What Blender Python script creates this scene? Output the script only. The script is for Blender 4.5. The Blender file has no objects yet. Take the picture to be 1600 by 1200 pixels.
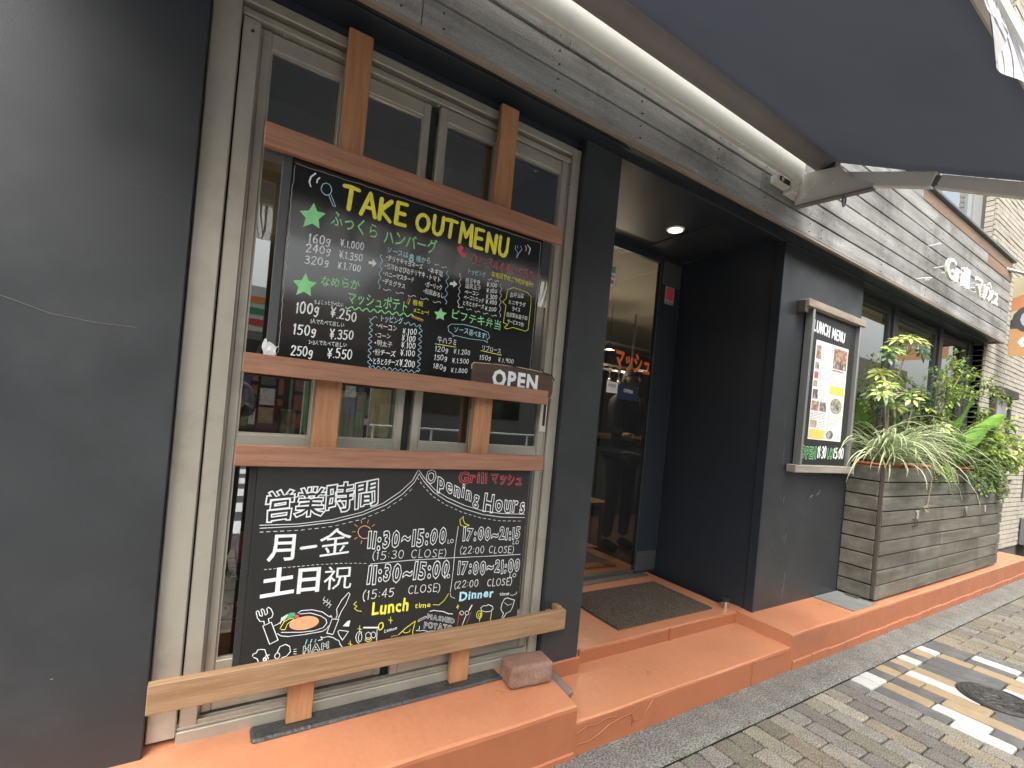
import bpy, bmesh, math, random
from mathutils import Vector, Matrix, noise
R = math.radians
random.seed(7)
# ------------------------------------------------------------------ camera, world, sun, exposure
sc = bpy.context.scene
COL = sc.collection
HC = 1.43                                   # eye height
cd = bpy.data.cameras.new('camera'); cam = bpy.data.objects.new('camera', cd); COL.objects.link(cam)
cd.sensor_width = 36.0; cd.lens = 731.7 / 1600 * 36.0
cd.shift_y = 45.95 / 1600
cd.clip_start = 0.02; cd.clip_end = 500
yaw, pitch, roll = R(31.89), R(0.03), R(5.255)
Fv = Vector((math.sin(yaw) * math.cos(pitch), math.cos(yaw) * math.cos(pitch), math.sin(pitch)))
Rv = Vector((math.cos(yaw), -math.sin(yaw), 0)); Uv = Rv.cross(Fv)
R2 = math.cos(roll) * Rv + math.sin(roll) * Uv; U2 = -math.sin(roll) * Rv + math.cos(roll) * Uv
cam.matrix_world = Matrix(((R2.x, U2.x, -Fv.x, 0), (R2.y, U2.y, -Fv.y, 0), (R2.z, U2.z, -Fv.z, HC), (0, 0, 0, 1)))
sc.camera = cam
w = bpy.data.worlds.new('World'); sc.world = w; w.use_nodes = True
nt = w.node_tree; nt.nodes.clear()
SUN_EL, SUN_AZ = 60, 222                     # overcast: a wide soft sun from the street side
sky = nt.nodes.new('ShaderNodeTexSky'); sky.sky_type = 'NISHITA'; sky.sun_disc = False
sky.sun_elevation = R(SUN_EL); sky.sun_rotation = R(SUN_AZ)
sky.air_density = 1.6; sky.dust_density = 7.0; sky.ozone_density = 1.0
hs = nt.nodes.new('ShaderNodeHueSaturation'); hs.inputs['Saturation'].default_value = 0.30
bg = nt.nodes.new('ShaderNodeBackground'); bg.inputs['Strength'].default_value = 0.15
wo = nt.nodes.new('ShaderNodeOutputWorld')
nt.links.new(sky.outputs[0], hs.inputs['Color']); nt.links.new(hs.outputs[0], bg.inputs[0]); nt.links.new(bg.outputs[0], wo.inputs[0])
sl = bpy.data.lights.new('sun', 'SUN'); sl.energy = 1.05; sl.angle = R(35); sl.color = (1, 0.96, 0.9)
sun = bpy.data.objects.new('sun', sl); COL.objects.link(sun)
_d = Vector((math.sin(R(SUN_AZ)) * math.cos(R(SUN_EL)), math.cos(R(SUN_AZ)) * math.cos(R(SUN_EL)), math.sin(R(SUN_EL))))
sun.rotation_euler = _d.to_track_quat('Z', 'Y').to_euler()
vs = sc.view_settings; vs.view_transform = 'Standard'; vs.look = 'None'; vs.gamma = 1.0; vs.use_curve_mapping = False
vs.exposure = 1.55
sc.cycles.max_bounces = 8; sc.cycles.transparent_max_bounces = 16; sc.cycles.sample_clamp_indirect = 6
sc.cycles.use_denoising = True

# ------------------------------------------------------------------ helpers
LOCALS = set()                             # things built in their own coordinates, so that copies can be turned
def tag(o, label=None, cat=None, group=None, kind=None):
    if label: o['label'] = label
    if cat: o['category'] = cat
    if group: o['group'] = group
    if kind: o['kind'] = kind
    return o
def empty(name, loc=(0, 0, 0), label=None, cat=None, group=None, kind=None, rz=0):
    o = bpy.data.objects.new(name, None); COL.objects.link(o); o.location = loc; o.rotation_euler = (0, 0, rz)
    o.empty_display_size = .1
    return tag(o, label, cat, group, kind)
def link(name, me, mat=None, parent=None, loc=(0, 0, 0), smooth=False):
    o = bpy.data.objects.new(name, me); COL.objects.link(o)
    if mat:
        idx = [p.material_index for p in me.polygons] if isinstance(mat, (list, tuple)) else None
        me.materials.clear()
        for m in (mat if isinstance(mat, (list, tuple)) else [mat]): me.materials.append(m)
        if idx: me.polygons.foreach_set('material_index', idx)
    if parent:
        o.parent = parent
        # all geometry is given in world coordinates unless loc says otherwise
        if parent.name in LOCALS: LOCALS.add(o.name)
        else: o.matrix_parent_inverse = Matrix.Translation(-wloc(parent))
    o.location = loc
    if smooth:
        me.polygons.foreach_set('use_smooth', [True] * len(me.polygons))
    return o
def wloc(o):
    v = o.location.copy()
    while o.parent:
        v = o.matrix_parent_inverse.to_translation() + v; o = o.parent; v += o.location
    return v
class MB:
    """collects simple shapes, then becomes one mesh"""
    def __init__(s): s.v = []; s.f = []; s.m = []
    def add(s, vs_, fs, mi=0):
        n = len(s.v); s.v += [tuple(p) for p in vs_]; s.f += [tuple(n + i for i in q) for q in fs]; s.m += [mi] * len(fs); return s
    def box(s, x0, x1, y0, y1, z0, z1, mi=0, b=0.0):
        if b <= 0:
            return s.add([(x0, y0, z0), (x1, y0, z0), (x1, y1, z0), (x0, y1, z0), (x0, y0, z1), (x1, y0, z1), (x1, y1, z1), (x0, y1, z1)],
                         [(0, 3, 2, 1), (4, 5, 6, 7), (0, 1, 5, 4), (1, 2, 6, 5), (2, 3, 7, 6), (3, 0, 4, 7)], mi)
        bm = bmesh.new(); bmesh.ops.create_cube(bm, size=1)
        for v in bm.verts: v.co = Vector(((x0 + x1) / 2 + v.co.x * (x1 - x0), (y0 + y1) / 2 + v.co.y * (y1 - y0), (z0 + z1) / 2 + v.co.z * (z1 - z0)))
        bmesh.ops.bevel(bm, geom=list(bm.edges), offset=b, segments=1, profile=.5, affect='EDGES')
        bm.verts.index_update()
        s.add([v.co for v in bm.verts], [[v.index for v in f.verts] for f in bm.faces], mi); bm.free(); return s
    def tube(s, pts, r, n=8, mi=0, cap=True):
        pts = [Vector(p) for p in pts]; rs = r if isinstance(r, (list, tuple)) else [r] * len(pts)
        vs_, fs = [], []
        pt = None
        for i, p in enumerate(pts):
            t = (pts[min(i + 1, len(pts) - 1)] - pts[max(i - 1, 0)]).normalized()
            a = Vector((0, 0, 1)) if abs(t.z) < .9 else Vector((1, 0, 0))
            if pt is not None: a = pt
            u = (a - t * a.dot(t)).normalized(); pt = u; w_ = t.cross(u)
            for k in range(n):
                an = 2 * math.pi * k / n; vs_.append(p + rs[i] * (math.cos(an) * u + math.sin(an) * w_))
        for i in range(len(pts) - 1):
            for k in range(n):
                a = i * n + k; b = i * n + (k + 1) % n; fs.append((a, b, b + n, a + n))
        if cap: fs.append(tuple(range(n))[::-1]); fs.append(tuple(range((len(pts) - 1) * n, len(pts) * n)))
        return s.add(vs_, fs, mi)
    def cyl(s, c, r, h, n=20, r2=None, mi=0):
        return s.tube([c, (c[0], c[1], c[2] + h)], [r, r if r2 is None else r2], n, mi)
    def quad(s, a, b, c, d, mi=0): return s.add([a, b, c, d], [(0, 1, 2, 3)], mi)
    def mesh(s, name='m'):
        me = bpy.data.meshes.new(name); me.from_pydata(s.v, [], s.f); me.update()
        if any(s.m): me.polygons.foreach_set('material_index', s.m)
        return me
    def obj(s, name, mat, parent=None, smooth=False, kind=None, label=None, cat=None, group=None):
        o = link(name, s.mesh(name), mat, parent, smooth=smooth); return tag(o, label, cat, group, kind)
def box(name, x0, x1, y0, y1, z0, z1, mat, parent=None, b=0.002, **k):
    return MB().box(x0, x1, y0, y1, z0, z1, b=b).obj(name, mat, parent, **k)

# ------------------------------------------------------------------ materials
def mat(name, col=(.5, .5, .5), rough=.6, metal=0.0, var=.0, vs_=6.0, bump=0.0, bs=60.0, stretch=None, spec=.5, dirt=None, rnd=0.0, gran=None,
        coat=0.0, seed=0, hue=None, trans=None, rv=0.0):
    m = bpy.data.materials.new(name); m.use_nodes = True; t = m.node_tree; N = t.nodes; P = N['Principled BSDF']; Lk = t.links.new
    P.inputs['Roughness'].default_value = rough; P.inputs['Metallic'].default_value = metal
    P.inputs['Specular IOR Level'].default_value = spec; P.inputs['Coat Weight'].default_value = coat
    tc = N.new('ShaderNodeTexCoord'); mp = N.new('ShaderNodeMapping'); Lk(tc.outputs['Object'], mp.inputs[0])
    mp.inputs['Location'].default_value = (seed * 3.7, seed, 0)
    if stretch: mp.inputs['Scale'].default_value = stretch
    rgb = N.new('ShaderNodeRGB'); rgb.outputs[0].default_value = (*col, 1); c = rgb.outputs[0]
    def mul(c, fac_socket, lo, hi):
        mr = N.new('ShaderNodeMapRange'); mr.inputs['To Min'].default_value = lo; mr.inputs['To Max'].default_value = hi; Lk(fac_socket, mr.inputs[0])
        mx = N.new('ShaderNodeMix'); mx.data_type = 'RGBA'; mx.blend_type = 'MULTIPLY'; mx.inputs[0].default_value = 1
        cm = N.new('ShaderNodeCombineColor')
        for i in range(3): Lk(mr.outputs[0], cm.inputs[i])
        Lk(c, mx.inputs[6]); Lk(cm.outputs[0], mx.inputs[7]); return mx.outputs[2]
    nz = N.new('ShaderNodeTexNoise'); nz.inputs['Scale'].default_value = vs_; nz.inputs['Detail'].default_value = 6; nz.inputs['Roughness'].default_value = .62
    Lk(mp.outputs[0], nz.inputs[0])
    if var:
        mrr = N.new('ShaderNodeMapRange'); mrr.inputs['From Min'].default_value = .3; mrr.inputs['From Max'].default_value = .7; Lk(nz.outputs[0], mrr.inputs[0])
        c = mul(c, mrr.outputs[0], 1 - var, 1 + var)
    if hue:                                  # blend to a second colour in patches
        n2 = N.new('ShaderNodeTexNoise'); n2.inputs['Scale'].default_value = hue[1]; n2.inputs['Detail'].default_value = 5; Lk(mp.outputs[0], n2.inputs[0])
        mr = N.new('ShaderNodeMapRange'); mr.inputs['From Min'].default_value = .42; mr.inputs['From Max'].default_value = .68; Lk(n2.outputs[0], mr.inputs[0])
        mx = N.new('ShaderNodeMix'); mx.data_type = 'RGBA'; Lk(mr.outputs[0], mx.inputs[0]); Lk(c, mx.inputs[6]); mx.inputs[7].default_value = (*hue[0], 1); c = mx.outputs[2]
    if dirt:                                 # big soft stains: (colour, scale, amount)
        n3 = N.new('ShaderNodeTexNoise'); n3.inputs['Scale'].default_value = dirt[1]; n3.inputs['Detail'].default_value = 8; n3.inputs['Roughness'].default_value = .7
        Lk(tc.outputs['Object'], n3.inputs[0])
        mr = N.new('ShaderNodeMapRange'); mr.inputs['From Min'].default_value = .5; mr.inputs['From Max'].default_value = .72; mr.inputs['To Max'].default_value = dirt[2]; Lk(n3.outputs[0], mr.inputs[0])
        mx = N.new('ShaderNodeMix'); mx.data_type = 'RGBA'; Lk(mr.outputs[0], mx.inputs[0]); Lk(c, mx.inputs[6]); mx.inputs[7].default_value = (*dirt[0], 1); c = mx.outputs[2]
    if gran:                                 # fine stone grain: (scale, amount)
        n4 = N.new('ShaderNodeTexNoise'); n4.inputs['Scale'].default_value = gran[0]; n4.inputs['Detail'].default_value = 2; Lk(tc.outputs['Object'], n4.inputs[0])
        mr = N.new('ShaderNodeMapRange'); mr.inputs['From Min'].default_value = .35; mr.inputs['From Max'].default_value = .65; Lk(n4.outputs[0], mr.inputs[0])
        c = mul(c, mr.outputs[0], 1 - gran[1], 1 + gran[1])
    if rnd:
        oi = N.new('ShaderNodeObjectInfo'); c = mul(c, oi.outputs['Random'], 1 - rnd, 1 + rnd)
        # shift the pattern per object
        va = N.new('ShaderNodeVectorMath'); va.operation = 'SCALE'; va.inputs[0].default_value = (31, 17, 23); Lk(oi.outputs['Random'], va.inputs['Scale'])
        vb = N.new('ShaderNodeVectorMath'); vb.operation = 'ADD'; Lk(mp.outputs[0], vb.inputs[0]); Lk(va.outputs[0], vb.inputs[1]); Lk(vb.outputs[0], nz.inputs[0])
    Lk(c, P.inputs['Base Color'])
    if rv:
        mr = N.new('ShaderNodeMapRange'); mr.inputs['To Min'].default_value = rough - rv; mr.inputs['To Max'].default_value = rough + rv; mr.inputs['From Min'].default_value = .3; mr.inputs['From Max'].default_value = .7
        n6 = N.new('ShaderNodeTexNoise'); n6.inputs['Scale'].default_value = 4; n6.inputs['Detail'].default_value = 6; Lk(tc.outputs['Object'], n6.inputs[0]); Lk(n6.outputs[0], mr.inputs[0]); Lk(mr.outputs[0], P.inputs['Roughness'])
    if bump:
        n5 = N.new('ShaderNodeTexNoise'); n5.inputs['Scale'].default_value = bs; n5.inputs['Detail'].default_value = 4; Lk(mp.outputs[0], n5.inputs[0])
        bp = N.new('ShaderNodeBump'); bp.inputs['Strength'].default_value = bump; bp.inputs['Distance'].default_value = .01; Lk(n5.outputs[0], bp.inputs['Height']); Lk(bp.outputs[0], P.inputs['Normal'])
    if trans:
        tl = N.new('ShaderNodeBsdfTranslucent'); ms = N.new('ShaderNodeMixShader'); ms.inputs[0].default_value = trans; Lk(c, tl.inputs[0])
        Lk(P.outputs[0], ms.inputs[1]); Lk(tl.outputs[0], ms.inputs[2]); Lk(ms.outputs[0], N['Material Output'].inputs[0])
    return m
def emis(name, col, s):
    m = bpy.data.materials.new(name); m.use_nodes = True; P = m.node_tree.nodes['Principled BSDF']
    P.inputs['Base Color'].default_value = (*col, 1); P.inputs['Emission Color'].default_value = (*col, 1); P.inputs['Emission Strength'].default_value = s
    return m
def glass(name, tint=(.80, .83, .81), base=.20):
    m = bpy.data.materials.new(name); m.use_nodes = True; t = m.node_tree; N = t.nodes; N.remove(N['Principled BSDF'])
    tr = N.new('ShaderNodeBsdfTransparent'); tr.inputs[0].default_value = (*tint, 1)
    gl = N.new('ShaderNodeBsdfGlossy'); gl.inputs['Roughness'].default_value = 0.01; gl.inputs[0].default_value = (.9, .93, .92, 1)
    fr = N.new('ShaderNodeFresnel'); fr.inputs[0].default_value = 1.55
    ad = N.new('ShaderNodeMath'); ad.operation = 'MULTIPLY_ADD'; ad.inputs[1].default_value = 1.25; ad.inputs[2].default_value = base; ad.use_clamp = True
    ms = N.new('ShaderNodeMixShader'); ge = N.new('ShaderNodeNewGeometry'); iv = N.new('ShaderNodeMath'); iv.operation = 'SUBTRACT'; iv.inputs[0].default_value = 1; t.links.new(ge.outputs['Backfacing'], iv.inputs[1])
    ml = N.new('ShaderNodeMath'); ml.operation = 'MULTIPLY'; t.links.new(ad.outputs[0], ml.inputs[0]); t.links.new(iv.outputs[0], ml.inputs[1])
    t.links.new(fr.outputs[0], ad.inputs[0]); t.links.new(ml.outputs[0], ms.inputs[0])
    t.links.new(tr.outputs[0], ms.inputs[1]); t.links.new(gl.outputs[0], ms.inputs[2]); t.links.new(ms.outputs[0], N['Material Output'].inputs[0])
    return m
BLK = mat('black_paint', (.028, .031, .034), .40, var=.12, vs_=3, bump=.05, bs=220, dirt=((.075, .08, .085), 1.3, .35), rv=.08)
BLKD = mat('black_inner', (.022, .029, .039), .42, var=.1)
ALU = mat('champagne_aluminium', (.42, .392, .325), .38, .35, var=.10, vs_=3, stretch=(1, 1, .35), bump=.03, bs=300, dirt=((.2, .18, .14), 5, .4))
ALUD = mat('grimy_aluminium', (.2, .185, .155), .5, .4, var=.15, vs_=8)
GROOVE = mat('dark_groove', (.02, .02, .02), .8)
def wood(name, a, b, sx=(1.2, 14, 14), rough=.5, rnd=.1, bump=.25, dirt=None, gran=None):
    return mat(name, a, rough, var=.16, vs_=5, stretch=sx, hue=(b, 3.0), bump=bump, bs=22, rnd=rnd, dirt=dirt, gran=gran)
WOODH = wood('oiled_red_wood', (.37, .185, .11), (.29, .13, .075), (1.5, 16, 26))
WOODB = wood('oiled_tan_wood', (.30, .185, .10), (.23, .13, .068), (1.3, 16, 22))
WOODV = wood('oiled_post_wood', (.45, .22, .105), (.36, .16, .07), (18, 18, 1.4))
GREYW = mat('weathered_grey_board', (.30, .297, .283), .8, var=.16, vs_=4, stretch=(.9, 5, 9), hue=((.18, .172, .16), 1.2), bump=.35, bs=16, rnd=.16, dirt=((.045, .04, .035), 2.2, .75), gran=(120, .12))
GREYW2 = mat('weathered_planter_board', (.125, .118, .093), .82, var=.2, vs_=4, stretch=(1, 5, 8), hue=((.085, .072, .055), 1.6), bump=.4, bs=18, rnd=.14, dirt=((.035, .03, .025), 2.6, .8), gran=(150, .12))
BROWNW = mat('fresh_brown_board', (.24, .155, .10), .75, var=.2, vs_=4, stretch=(.9, 5, 9), hue=((.16, .12, .09), 1.5), bump=.3, bs=16)
PALEW = mat('pale_board_edge', (.27, .22, .175), .75, var=.2, vs_=5, stretch=(1, 6, 6), bump=.2, bs=30)
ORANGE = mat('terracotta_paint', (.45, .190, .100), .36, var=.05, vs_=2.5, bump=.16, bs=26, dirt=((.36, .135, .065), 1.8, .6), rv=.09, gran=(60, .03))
ORANGE_SHADE_DIRT = mat('terracotta_riser_shade_dirt', (.31, .108, .050), .42, var=.06, vs_=3, bump=.3, bs=14, dirt=((.20, .078, .042), 2.5, .6), rv=.08)  # front faces darker than the tops: their shade painted in, along with dirt
SLATE = mat('glossy_black_board', (.010, .011, .011), .10, spec=1.0, var=.05)
SLATE2 = mat('matt_black_board', (.017, .0165, .0155), .45, var=.06, vs_=4, dirt=((.032, .031, .03), 3, .5))
GL = glass('window_glass'); GLD = glass('door_glass', (.58, .60, .60), .17)
# ------------------------------------------------------------------ lettering
"""flat hand lettering: marker strokes and glyphs laid as raised paint"""
def _arc(cx, cy, rx, ry, a0, a1, n=9): return [(cx + rx * math.cos(R(a0 + (a1 - a0) * k / n)), cy + ry * math.sin(R(a0 + (a1 - a0) * k / n))) for k in range(n + 1)]
SF = {
 '0': (.62, [_arc(.3, .5, .24, .48, 90, 450, 14)]), '1': (.34, [[(.06, .8), (.17, .97), (.17, 0)]]),
 '2': (.6, [[(.06, .78), (.14, .93), (.3, 1), (.46, .92), (.5, .75), (.4, .5), (.06, .02), (.54, .02)]]),
 '3': (.58, [[(.06, .9), (.25, 1), (.44, .92), (.47, .74), (.38, .58), (.2, .53), (.4, .47), (.5, .28), (.42, .06), (.22, 0), (.04, .1)]]),
 '4': (.6, [[(.4, 0), (.42, 1), (.04, .3), (.56, .3)]]), '5': (.58, [[(.5, .97), (.12, .97), (.1, .56), (.3, .62), (.48, .48), (.5, .25), (.38, .04), (.18, 0), (.04, .1)]]),
 '6': (.58, [[(.44, .97), (.2, .75), (.07, .4), (.12, .08), (.3, 0), (.48, .12), (.5, .34), (.36, .5), (.16, .42), (.08, .3)]]),
 '7': (.56, [[(.04, .96), (.52, .97), (.3, .5), (.2, 0)]]), '8': (.6, [[(.3, .55), (.12, .66), (.1, .86), (.3, 1), (.48, .86), (.46, .66), (.3, .55), (.1, .4), (.06, .15), (.28, 0), (.5, .14), (.5, .38), (.3, .55)]]),
 '9': (.56, [[(.46, .72), (.3, .95), (.1, .85), (.08, .6), (.25, .48), (.45, .62), (.46, .8), (.4, 0)]]),
 'g': (.56, [[(.44, .6), (.28, .68), (.1, .56), (.1, .32), (.24, .22), (.42, .34), (.45, .62), (.4, .0), (.26, -.18), (.08, -.1)]]),
 '¥': (.56, [[(.04, 1), (.27, .55), (.5, 1)], [(.27, .55), (.27, 0)], [(.06, .48), (.48, .48)], [(.06, .28), (.48, .28)]]),
 ':': (.22, [[(.1, .62), (.1, .66)], [(.1, .2), (.1, .24)]]), '.': (.2, [[(.08, .0), (.09, .05)]]), '-': (.42, [[(.05, .45), (.36, .47)]]),
 '~': (.5, [_arc(.15, .42, .1, .1, 180, 0, 4) + _arc(.35, .42, .1, .1, 180, 360, 4)]), '(': (.3, [_arc(.5, .45, .4, .68, 120, 240, 7)]), ')': (.3, [_arc(-.25, .45, .4, .68, 60, -60, 7)]),
 ' ': (.45, []), 'T': (.66, [[(.0, .97), (.32, 1.0), (.64, .95)], [(.32, .97), (.3, 0)]]), 'A': (.7, [[(.02, 0), (.34, 1), (.66, 0)], [(.15, .36), (.54, .36)]]),
 'K': (.62, [[(.08, 1), (.08, 0)], [(.54, 1), (.1, .45), (.58, 0)]]), 'E': (.58, [[(.52, 1), (.08, 1), (.08, 0), (.54, 0)], [(.08, .52), (.46, .52)]]),
 'O': (.78, [_arc(.38, .5, .32, .47, 90, 450, 16)]), 'U': (.66, [[(.08, 1), (.08, .3), (.16, .06), (.32, 0), (.48, .06), (.57, .3), (.58, 1)]]),
 'M': (.8, [[(.06, 0), (.1, 1), (.38, .35), (.66, 1), (.72, 0)]]), 'N': (.66, [[(.08, 0), (.08, 1), (.56, .02), (.58, 1)]]),
 'L': (.52, [[(.1, 1), (.08, 0), (.48, .02)]]), 'C': (.66, [_arc(.38, .5, .3, .48, 50, 310, 10)]), 'S': (.58, [[(.5, .86), (.34, 1), (.12, .9), (.12, .68), (.44, .4), (.48, .14), (.26, 0), (.05, .12)]]),
 'P': (.58, [[(.08, 0), (.08, 1), (.36, .98), (.5, .76), (.36, .5), (.1, .48)]]), 'H': (.66, [[(.08, 1), (.08, 0)], [(.58, 1), (.58, 0)], [(.08, .5), (.58, .5)]]),
}
PAINT = {}
for k_, c_ in dict(W=(.80, .84, .84), G=(.30, .78, .33), Y=(.88, .83, .08), C=(.42, .74, .84), R=(.60, .10, .13), O=(.80, .38, .20), E=(.06, .42, .20)).items():
    PAINT[k_] = mat('paint_marker_' + k_, c_, .65, var=.10, vs_=45)
_gc = {}
def glyph(ch, style, wt):
    key = (ch, style, wt)
    if key in _gc: return _gc[key]
    c = bpy.data.curves.new('g', 'FONT'); c.body = ch; c.resolution_u = 2
    if style == 'o': c.fill_mode = 'NONE'; c.bevel_depth = .022; c.bevel_resolution = 0; c.offset = wt
    elif wt: c.offset = wt * .5 if ord(ch) < 0x3300 or ch in '月土日' else 0
    o = bpy.data.objects.new('g', c); COL.objects.link(o); bpy.context.view_layer.update()
    me = bpy.data.meshes.new_from_object(o)
    vs_ = [(v.co.x, v.co.y, v.co.z) for v in me.vertices]; fs = [tuple(p.vertices) for p in me.polygons]
    if vs_:
        x0 = min(v[0] for v in vs_); x1 = max(v[0] for v in vs_)
    else: x0, x1 = 0, .3
    cjk = ord(ch) > 0x2000
    adv = .5 if ch == '・' else (1.0 if cjk else (x1 - x0) + .10)
    off = -.25 if ch == '・' else (0 if cjk else -x0 + .05)
    vs_ = [(v[0] + off, v[1], v[2]) for v in vs_]
    COL.objects.unlink(o); bpy.data.objects.remove(o); bpy.data.curves.remove(c); bpy.data.meshes.remove(me)
    _gc[key] = (vs_, fs, adv); return _gc[key]
class Paint:
    """collects marker paint by colour for one flat surface; place(u, v, lift) gives the point in the world"""
    def __init__(s, place): s.place = place; s.mb = {}; s.k = 0
    def lift(s): s.k += 1; return .0006 + (s.k % 60) * 1.6e-5
    def ribbon(s, pts, wd, col, closed=False):
        mb = s.mb.setdefault(col, MB())
        if closed: pts = list(pts) + [pts[0]]
        h = wd / 2
        for i, (a, b) in enumerate(zip(pts[:-1], pts[1:])):
            dx, dy = b[0] - a[0], b[1] - a[1]; l = math.hypot(dx, dy)
            if l < 1e-6: dx, dy, l = 1e-4, 0, 1e-4
            dx, dy = dx / l, dy / l; ww = h * random.uniform(.86, 1.12)
            an = math.atan2(dy, dx); o = []
            for k in range(4): o.append((a[0] + ww * math.cos(an + R(90 + 60 * k)), a[1] + ww * math.sin(an + R(90 + 60 * k))))
            for k in range(4): o.append((b[0] + ww * math.cos(an + R(-90 + 60 * k)), b[1] + ww * math.sin(an + R(-90 + 60 * k))))
            z = s.lift(); mb.add([s.place(u, v, z) for u, v in o], [tuple(range(8))])
    def fill(s, pts, col):
        mb = s.mb.setdefault(col, MB()); z = s.lift(); mb.add([s.place(u, v, z) for u, v in pts], [tuple(range(len(pts)))])
    def text(s, t, x0, z0, x1, z1, h, col, style='b', wt=0, jit=1.0):
        L_ = math.hypot(x1 - x0, z1 - z0); ux, uz = (x1 - x0) / L_, (z1 - z0) / L_
        mb = s.mb.setdefault(col, MB())
        if style == 's':
            adv = [SF[c][0] + .12 for c in t]; tot = sum(adv); sx = L_ / tot; u = 0; wd = (wt or .12) * min(h, sx * 1.25)
            for c, a in zip(t, adv):
                jx, jy, js = random.uniform(-.03, .03) * jit, random.uniform(-.05, .05) * jit, 1 + random.uniform(-.07, .07) * jit
                for st in SF[c][1]:
                    pts = [(x0 + ux * (u + (px + jx + py * .04) * sx), z0 + uz * (u + px * sx) + (py * js + jy) * h) for px, py in st]
                    s.ribbon(pts, wd, col)
                u += a * sx
            return
        if len(t) == 1 and ord(t) > 0x2000 and style == 'b':        # one big character: fitted to its box
            vs_, fs, a = glyph(t, style, wt); xa = min(v[0] for v in vs_); xb = max(v[0] for v in vs_); ya = min(v[1] for v in vs_); yb = max(v[1] for v in vs_); z = s.lift()
            mb.add([s.place(x0 + ux * L_ * (v[0] - xa) / (xb - xa), z0 + uz * L_ * (v[0] - xa) / (xb - xa) + h * (v[1] - ya) / (yb - ya), z) for v in vs_], fs); return
        gl = [glyph(c, style, wt) for c in t]; tot = sum(g[2] for g in gl); sx = L_ / tot; u = 0
        base = .08 if any(ord(c) > 0x2000 for c in t) else 0; sy = h / (.86 if base else .72)
        for (vs_, fs, a) in gl:
            jy = random.uniform(-.05, .05) * jit; ja = R(random.uniform(-4, 4)) * jit; js = 1 + random.uniform(-.06, .06) * jit
            z = s.lift(); ca, sa = math.cos(ja), math.sin(ja); o = []
            for (px, py, pz) in vs_:
                qx, qy = (px - a / 2) * js, (py + base - .4) * js
                qx, qy = qx * ca - qy * sa + a / 2, qx * sa + qy * ca + .4 + jy
                if jit > .5: qx += .012 * math.sin(py * 9 + px * 5 + s.k); qy += .012 * math.sin(px * 11 + s.k)
                o.append(s.place(x0 + ux * (u + qx * sx), z0 + uz * (u + qx * sx) + qy * sy, z + (pz + .022) * .02 if style == 'o' else z))
            mb.add(o, fs); u += a * sx
    def done(s, parent, name='lettering', mats=None):
        for c, mb in s.mb.items():
            if mb.v: tag(link(name, mb.mesh(name), (mats or PAINT)[c], parent), kind='stuff')
def on_wall(y): return lambda u, v, d: (u, y - d, v)
# ------------------------------------------------------------------ SETTING: ground, road, platform
PZ, SZ = .218, .142                          # platform top, lower step top
ASPH = mat('old_concrete_strip', (.122, .118, .105), .9, var=.22, vs_=9, bump=.9, bs=80, gran=(120, .6), dirt=((.05, .048, .043), 3, .6))
BED = mat('joint_sand', (.028, .026, .022), .95, var=.2, bump=.5, bs=200)
ROAD = mat('asphalt', (.055, .055, .055), .9, var=.15, vs_=8, bump=.5, bs=200)
LINE = mat('road_paint', (.7, .7, .68), .7, var=.08)
MB().box(-40, 70, -60, 1.2, -.5, -.03).obj('ground', BED, kind='structure')
MB().box(-40, 70, 1.2, 40, -.5, -.03).obj('ground', BED, kind='structure')
cs = MB()
NX = 140
def gz(x, y): return .004 * noise.noise(Vector((x * 1.7, y * 3, 0))) + .003 * noise.noise(Vector((x * 7, y * 9, 3)))
xs = [-3 + 17 * i / NX for i in range(NX + 1)]; ys = [1.284, 1.30, 1.36, 1.42, 1.50]
cs.add([(x, y + (.004 * noise.noise(Vector((x * 5, 1, 0))) if j == 0 else 0), gz(x, y) - (.012 if j == 0 else 0)) for j, y in enumerate(ys) for x in xs],
       [(j * (NX + 1) + i, j * (NX + 1) + i + 1, (j + 1) * (NX + 1) + i + 1, (j + 1) * (NX + 1) + i) for j in range(len(ys) - 1) for i in range(NX)])
cs.box(-3, 14, 1.4, 1.6, -.2, -.03)
cs.obj('gutter_strip', ASPH, kind='structure', smooth=True)
MB().box(-40, 70, -7.2, -1.05, -.06, -.015).obj('road', ROAD, kind='structure')
for k in range(6):
    MB().box(-1.2, 2.8, -1.6 - .95 * k - .5, -1.6 - .95 * k, -.02, -.011).obj('crosswalk_marking', LINE, kind='structure')
MB().box(-40, 70, -7.35, -7.2, -.05, .10, b=.01).obj('far_kerb', ASPH, kind='structure')
MB().box(-40, 70, -10, -7.35, -.05, .08).obj('far_pavement', ASPH, kind='structure')

# pavers: long setts laid with their length across the pavement; a band of coloured tiles
pav = empty('pavement', (0, 0, 0), kind='structure')
PV = [mat('paver_' + n, c, .85, var=.16, vs_=20, bump=.8, bs=90, gran=(150, .6), rnd=.26, dirt=((.07, .065, .05), 6, .5)) for n, c in
      dict(grey=(.118, .111, .098), brown=(.140, .117, .085), olive=(.130, .120, .092), pale=(.19, .172, .142)).items()]
TW = mat('tile_white', (.34, .34, .33), .6, var=.06, vs_=20, bump=.2, bs=120, gran=(160, .08), dirt=((.4, .38, .33), 8, .4), rnd=.05)
TT = mat('tile_tan', (.235, .178, .105), .65, var=.08, vs_=20, bump=.2, bs=120, gran=(180, .12), rnd=.07, dirt=((.16, .125, .08), 8, .4))
TG = mat('tile_slate', (.070, .069, .068), .65, var=.10, vs_=20, bump=.2, bs=120, gran=(160, .2), rnd=.08, dirt=((.2, .19, .17), 7, .4))
PITCH, LEN, GAP = .1135, .2415, .0085
_pm = {}
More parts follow.
